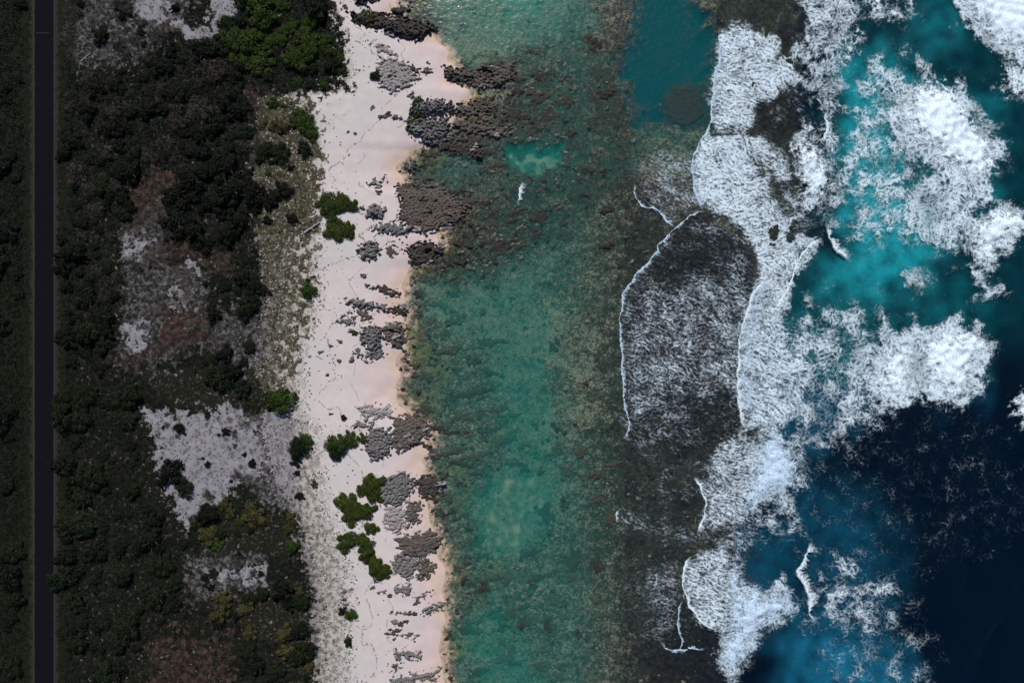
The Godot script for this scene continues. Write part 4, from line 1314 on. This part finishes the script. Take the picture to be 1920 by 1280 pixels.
func growth() -> void:
	var bright := [lin(33, 53, 12), lin(42, 60, 17), lin(24, 42, 12), lin(52, 62, 22)]
	var dark := [lin(13, 25, 11), lin(18, 29, 12), lin(11, 19, 10), lin(24, 31, 15)]
	var black := [lin(10, 16, 10), lin(13, 19, 12), lin(16, 21, 12), lin(13, 15, 10)]
	var dry := [lin(56, 52, 28), lin(72, 64, 38), lin(45, 44, 24), lin(54, 58, 27)]
	var mat := [lin(36, 50, 12), lin(46, 56, 15), lin(30, 43, 11), lin(52, 58, 20)]
	var ash := [lin(50, 48, 44), lin(38, 36, 32), lin(29, 32, 24), lin(68, 65, 61)]
	protos = {"bright": [], "dark": [], "black": [], "dry": [], "mat": [], "ash": [], "dead": []}
	for i in 3:
		protos.bright.append(make_shrub("green_shrub", crown_mesh(900 + i, 11, 0.6, 2300, 0.08, bright), limbs_mesh(930 + i, 0.75, 5, 0.035)))
		protos.dark.append(make_shrub("dark_shrub", crown_mesh(910 + i, 11, 0.62, 2100, 0.085, dark), limbs_mesh(940 + i, 0.85, 5, 0.04)))
		protos.black.append(make_shrub("dark_shrub", crown_mesh(920 + i, 10, 0.66, 1900, 0.09, black), limbs_mesh(950 + i, 0.95, 5, 0.045)))
	for i in 2:
		protos.dry.append(make_shrub("olive_shrub", crown_mesh(960 + i, 6, 0.55, 1300, 0.09, dry), limbs_mesh(962 + i, 0.6, 6, 0.03, 4)))
		protos.mat.append(make_shrub("cushion_plant", crown_mesh(970 + i, 9, 0.34, 2600, 0.075, mat), limbs_mesh(972 + i, 0.3, 4, 0.03)))
		protos.ash.append(make_shrub("grey_shrub", crown_mesh(980 + i, 6, 0.7, 700, 0.07, ash), limbs_mesh(982 + i, 0.75, 8, 0.026, 12)))
		protos.dead.append(make_shrub("bare_shrub", null, limbs_mesh(990 + i, 0.6, 9, 0.03, 16)))
	var mats := "green cushion plants among the beach rocks"
	for g in [["on the long dark rock ridge", [[690, 40, 17], [712, 45, 12]]], ["on the upper grey top of the headland", [[786, 207, 17]]], ["on the lower grey slab of the headland", [[780, 238, 19], [800, 236, 12]]],
			["beside the grey boulder mound on open sand", [[618, 388, 20], [640, 384, 18], [662, 388, 13], [625, 412, 12]]], ["below the grey boulder mound near the driftwood log", [[634, 436, 22], [656, 432, 14]]],
			["beside the grey pitted slab", [[700, 906, 22], [684, 918, 14], [704, 930, 14]]], ["between gravel and the pale crumbled rock", [[655, 944, 22], [662, 962, 20], [690, 955, 16]]], ["alone on bare sand by the pale crumbled rock", [[699, 988, 13]]],
			["beside the brown pointed rock spit", [[652, 1014, 17], [682, 1012, 15], [690, 1032, 17]]], ["beside the grey slab at the edge of the widest sand", [[708, 1062, 20], [722, 1070, 15], [700, 1050, 12]]], ["tiny, beside the grey double boulder", [[667, 625, 6]]]]:
		for a in g[1]:
			plant("mat", a[0], a[1], a[2] * 1.22, "low olive green cushion plant " + g[0], mats)
	for a in [[583, 547, 17, "bright", "single round green shrub at the inner edge of the wide bare beach"], [564, 836, 24, "dark", "dark green two lobed shrub at the back of the beach near cushion plants"], [578, 824, 15, "bright", "lighter green shrub leaning on the dark two lobed shrub"], [632, 830, 22, "bright", "green shrub rooted between the bare sand and the smooth grey slabs"], [660, 824, 20, "bright", "green shrub touching the smooth grey slabs"], [632, 850, 16, "dark", "dark shrub below the green shrub beside the smooth grey slabs"], [684, 822, 12, "mat", "flat green plant creeping onto the smooth grey slabs"], [646, 782, 7, "dark", "tiny dark shrub alone on the sand above the grey slabs"], [592, 906, 8, "dry", "small straw coloured bush on the grey gravel"], [566, 928, 10, "black", "small black green bush on the grey gravel"], [558, 862, 11, "black", "black green bush under the dark two lobed shrub"], [559, 884, 7, "black", "tiny black green bush on the grey gravel slope"], [660, 1148, 12, "bright", "green tussock at the edge of the widest bare sand"], [645, 1140, 9, "black", "dark tussock beside the green one on the sand edge"], [656, 1198, 10, "dark", "dark narrow bush at the sand edge near the fish shaped rock"], [706, 147, 12, "dark", "dull green bush on the broad pale rock cluster"], [344, 802, 12, "black", "black bush alone in the middle of the inland sand patch"], [326, 882, 26, "black", "large black green shrub at the lower edge of the inland sand patch"], [350, 910, 20, "dark", "dark green shrub leaning on the large black green shrub"], [392, 960, 24, "black", "dark pointed shrub at the tail of the inland sand patch"], [532, 748, 26, "bright", "green shrub at the corner where gravel meets the open beach"], [510, 742, 14, "dark", "dark bush behind the green shrub at the gravel corner"], [571, 232, 24, "bright", "green shrub overhanging the open beach above the dry grass"], [588, 254, 17, "bright", "smaller green shrub below the one overhanging the open beach"], [576, 282, 15, "dark", "dark green bush in the dry grass near the beach edge"], [552, 412, 11, "black", "small round black bush in the dry grass by the driftwood log"], [505, 416, 10, "black", "flat black bush in the dry grass strip"], [548, 318, 7, "black", "tiny black bush in the dry grass strip"], [536, 356, 16, "black", "black bush at the outer edge of the big thicket"], [515, 380, 18, "black", "black bush joined to the edge of the big thicket"], [497, 545, 15, "black", "black bush at the inner edge of the gravel strip"], [580, 526, 5, "black", "very small dark tuft above the single round green shrub"]]:
		plant(a[3], a[0], a[1], a[2], a[4], "")
	var far := "shrubs on the inland side of the road"
	var near := "shrubs of the coastal scrub"
	thicket([-110, -70, 48, -70, 44, 1350, -110, 1350], ["dark", "black", "black"], 15, 27, 84, "on the inland side of the asphalt road", far)
	thicket([124, 140, 240, 140, 300, 330, 225, 430, 225, 690, 124, 690], ["black", "black", "dark", "ash"], 14, 26, 80, "between the road and the reddish clearing", near)
	thicket([122, 690, 260, 700, 280, 800, 290, 900, 330, 990, 340, 1150, 270, 1200, 250, 1350, 122, 1350], ["black", "dark", "dark", "dark"], 15, 27, 84, "between the road and the inland sand patch", near)
	thicket([250, 130, 330, 90, 400, 100, 470, 160, 480, 320, 310, 310], ["black", "black", "ash", "dark"], 14, 25, 46, "of the mixed scrub behind the bright canopy", near)
	thicket([400, 90, 440, 40, 470, -60, 600, -60, 630, 50, 652, 100, 648, 160, 570, 172, 490, 148], ["bright", "bright", "bright", "bright", "dark"], 17, 28, 46, "of the bright canopy bordering the beach", near)
	thicket([325, 330, 400, 310, 500, 330, 520, 370, 470, 440, 400, 470, 335, 455], ["black"], 20, 32, 22, "of the big round thicket inland of the dry grass", near)
	thicket([380, 530, 495, 500, 500, 590, 400, 590], ["black", "dark"], 13, 22, 10, "between the gravel strip and the reddish clearing", near)
	thicket([390, 660, 480, 640, 490, 730, 400, 730], ["dark", "black"], 14, 24, 9, "between the inland sand patch and the grey clearing", near)
	thicket([340, 1000, 360, 950, 440, 940, 560, 968, 556, 1030, 350, 1036], ["bright", "dark", "dry"], 14, 23, 18, "in the green patch between two sandy clearings", near)
	thicket([350, 1110, 440, 1110, 560, 1060, 585, 1150, 590, 1340, 450, 1340, 420, 1180], ["dark", "black", "dry", "dry"], 13, 23, 34, "beside the pale gravel strip", near)
	thicket([480, 190, 540, 200, 530, 330, 490, 330], ["bright", "dark", "dry"], 12, 20, 10, "in the dry grass behind the beach", near)
	thicket([140, -60, 400, -60, 320, 70, 240, 125, 130, 128], ["ash", "dead", "ash", "black"], 13, 22, 24, "around the pale sand near the road", "grey twiggy shrubs")
	thicket([235, 430, 310, 345, 330, 460, 390, 530, 390, 640, 240, 660], ["ash", "dead", "dead"], 10, 18, 20, "inside the reddish clearing", "grey twiggy shrubs")
	thicket([425, 780, 480, 770, 500, 860, 470, 900, 430, 890], ["ash", "black", "dead"], 9, 16, 10, "on the seaward side of the inland sand patch", "grey twiggy shrubs")
	thicket([290, 780, 440, 775, 470, 880, 400, 930, 330, 950], ["black", "ash", "dark"], 6, 11, 16, "scattered on the inland sand patch", "grey twiggy shrubs")
	thicket([360, 1050, 500, 1048, 490, 1105, 380, 1100], ["black", "ash", "dark"], 6, 11, 10, "on the small grey sandy clearing", "grey twiggy shrubs")
	# low growth that no one could count
	var blade := crown_mesh(1201, 4, 0.5, 16, 0.4, [Color.WHITE])
	var stick := limbs_mesh(1202, 0.25, 4, 0.05, 2)
	var t: Array = []
	var cols: Array = []
	var tw: Array = []
	for j in range(-110, 1390, 5):
		for i in range(-140, 680, 5):
			var px := i + rng.randf_range(-2.5, 2.5)
			var py := j + rng.randf_range(-2.5, 2.5)
			if absf(px - 90.0) < 24.0 or px > veg_tab[j + 300] + 6.0:
				continue
			var w := nm.get_noise_2d(px, py) * 0.3 + nf.get_noise_2d(px, py) * 0.2
			var so := fs(field.soil, px, py) + w
			var ol := fs(field.olive, px, py) + w
			var sa := fs(field.sand, px, py) + w
			var ti := fs(field.twig, px, py) + w
			var li := fs(field.litter, px, py) + w
			var c := Color()
			var size := 0.0
			if sa > 0.5:
				if rng.randf() < 0.05:
					c = dark[rng.randi() % 4]
					size = 0.25
			elif li > 0.55:
				if rng.randf() < 0.45:
					c = [lin(64, 44, 36), lin(50, 36, 30), lin(44, 42, 28)][rng.randi() % 3]
					size = 0.32
			elif ti > 0.5:
				if rng.randf() < 0.3:
					c = [lin(36, 35, 28), lin(70, 67, 64), lin(28, 31, 20)][rng.randi() % 3]
					size = 0.34
				if rng.randf() < 0.22:
					tw.append(Transform3D(Basis.from_euler(Vector3(0, rng.randf() * TAU, 0)).scaled(Vector3.ONE * rng.randf_range(0.5, 1.1)), lay(px, py)))
			elif ol > 0.5:
				if rng.randf() < 0.55:
					c = [lin(48, 47, 28), lin(60, 56, 36), lin(36, 39, 21), lin(78, 72, 52)][rng.randi() % 4]
					size = 0.3
			elif so > 0.5 or px < 130.0:
				if rng.randf() < 0.62:
					c = [black[rng.randi() % 4], dark[rng.randi() % 4], lin(22, 25, 14) if px > 130.0 else lin(14, 24, 10)][rng.randi() % 3]
					size = 0.62 if absf(px - 90.0) > 40.0 else 0.34
			elif rng.randf() < 0.1:
				c = [lin(84, 80, 60), lin(62, 66, 40)][rng.randi() % 2]
				size = 0.2
			if size > 0.0:
				size *= rng.randf_range(0.7, 1.3)
				t.append(Transform3D(Basis.from_euler(Vector3(0, rng.randf() * TAU, 0)).scaled(Vector3(size, size * 0.9, size)), lay(px, py) + Vector3(0, -0.02, 0)))
				cols.append(c * rng.randf_range(0.75, 1.2))
	scatter_copies("undergrowth", "low dark undergrowth, dry grass and litter between the shrubs", "undergrowth", blade, M.tuft, t, cols)
	scatter_copies("dead_twigs", "grey dead twigs strewn over the clearings", "twigs", stick, M.dead, tw, [])

# ------------------------------------------------------------------ driftwood, pebbles
func log_of(px0: float, py0: float, px1: float, py1: float, r: float, label: String, forks: int) -> void:
	var a := lay(px0, py0) + Vector3(0, r * 0.8, 0)
	var b := lay(px1, py1) + Vector3(0, r * 0.9, 0)
	var root := base_node("driftwood_log", a)
	meta(root, label, "driftwood")
	var st := SurfaceTool.new()
	st.begin(Mesh.PRIMITIVE_TRIANGLES)
	var p := Vector3.ZERO
	for i in 8:
		var q := (b - a) * (i + 1) / 8.0 + Vector3(0, 0.03 * sin(i * 1.7), 0.05 * sin(i * 2.3 + 1.0))
		bar(st, p, q, r * (1.0 - 0.05 * i), r * (1.0 - 0.05 * (i + 1)), 9)
		p = q
	bar(st, p, p + (b - a).normalized() * r * 0.3, r * 0.6, 0.02, 9)
	bar(st, -(b - a).normalized() * r * 0.35, Vector3.ZERO, 0.03, r, 9)
	mesh_node("trunk", st.commit(), M.wood, root)
	for k in forks:
		var sb := SurfaceTool.new()
		sb.begin(Mesh.PRIMITIVE_TRIANGLES)
		var f := (b - a) * (0.45 + 0.3 * k)
		bar(sb, f, f + Vector3(0.5 - 0.9 * k, 0.15, 0.55 - 0.2 * k), r * 0.45, r * 0.2, 6)
		mesh_node("branch_stub", sb.commit(), M.wood, root)

func small_things() -> void:
	log_of(574, 438, 602, 419, 0.3, "thick bleached driftwood log lying in the dry grass behind the beach", 2)
	log_of(595, 666, 607, 673, 0.1, "slender driftwood stick lying on the bare sand", 0)
	log_of(702, 446, 716, 431, 0.09, "thin driftwood pole leaning across the sand by the grey rock bar", 0)
	log_of(160, 120, 176, 104, 0.14, "pale fallen branch in the grey scrub near the road", 1)
	var t: Array = []
	var cols: Array = []
	for k in 60000:
		var py := rng.randf_range(-80, 1370)
		var e := rng.randf_range(-110, 70)
		var px: float = veg_tab[int(py) + 300] + e
		if px > shore_tab[int(py) + 300] - 30.0:
			continue
		var w := nm.get_noise_2d(px, py) * 0.8 + nf.get_noise_2d(px, py) * 0.6
		var keep := 0.03 if e > 12.0 else 0.35
		if w < 0.05 or rng.randf() > keep or fs(field.soil, px, py) > 0.6:
			continue
		var r := rng.randf_range(0.06, 0.2)
		t.append(Transform3D(Basis.from_euler(Vector3(0, rng.randf() * TAU, 0)).scaled_local(Vector3(r * 1.3, r * 0.6, r)), lay(px, py)))
		cols.append([lin(84, 80, 72), lin(120, 114, 106), lin(62, 60, 50), lin(150, 144, 136)][rng.randi() % 4])
	scatter_copies("beach_gravel", "grey gravel and wrack strewn along the back of the beach", "gravel", stone_mesh(993, 0.5, 1), M.pebble, t, cols)
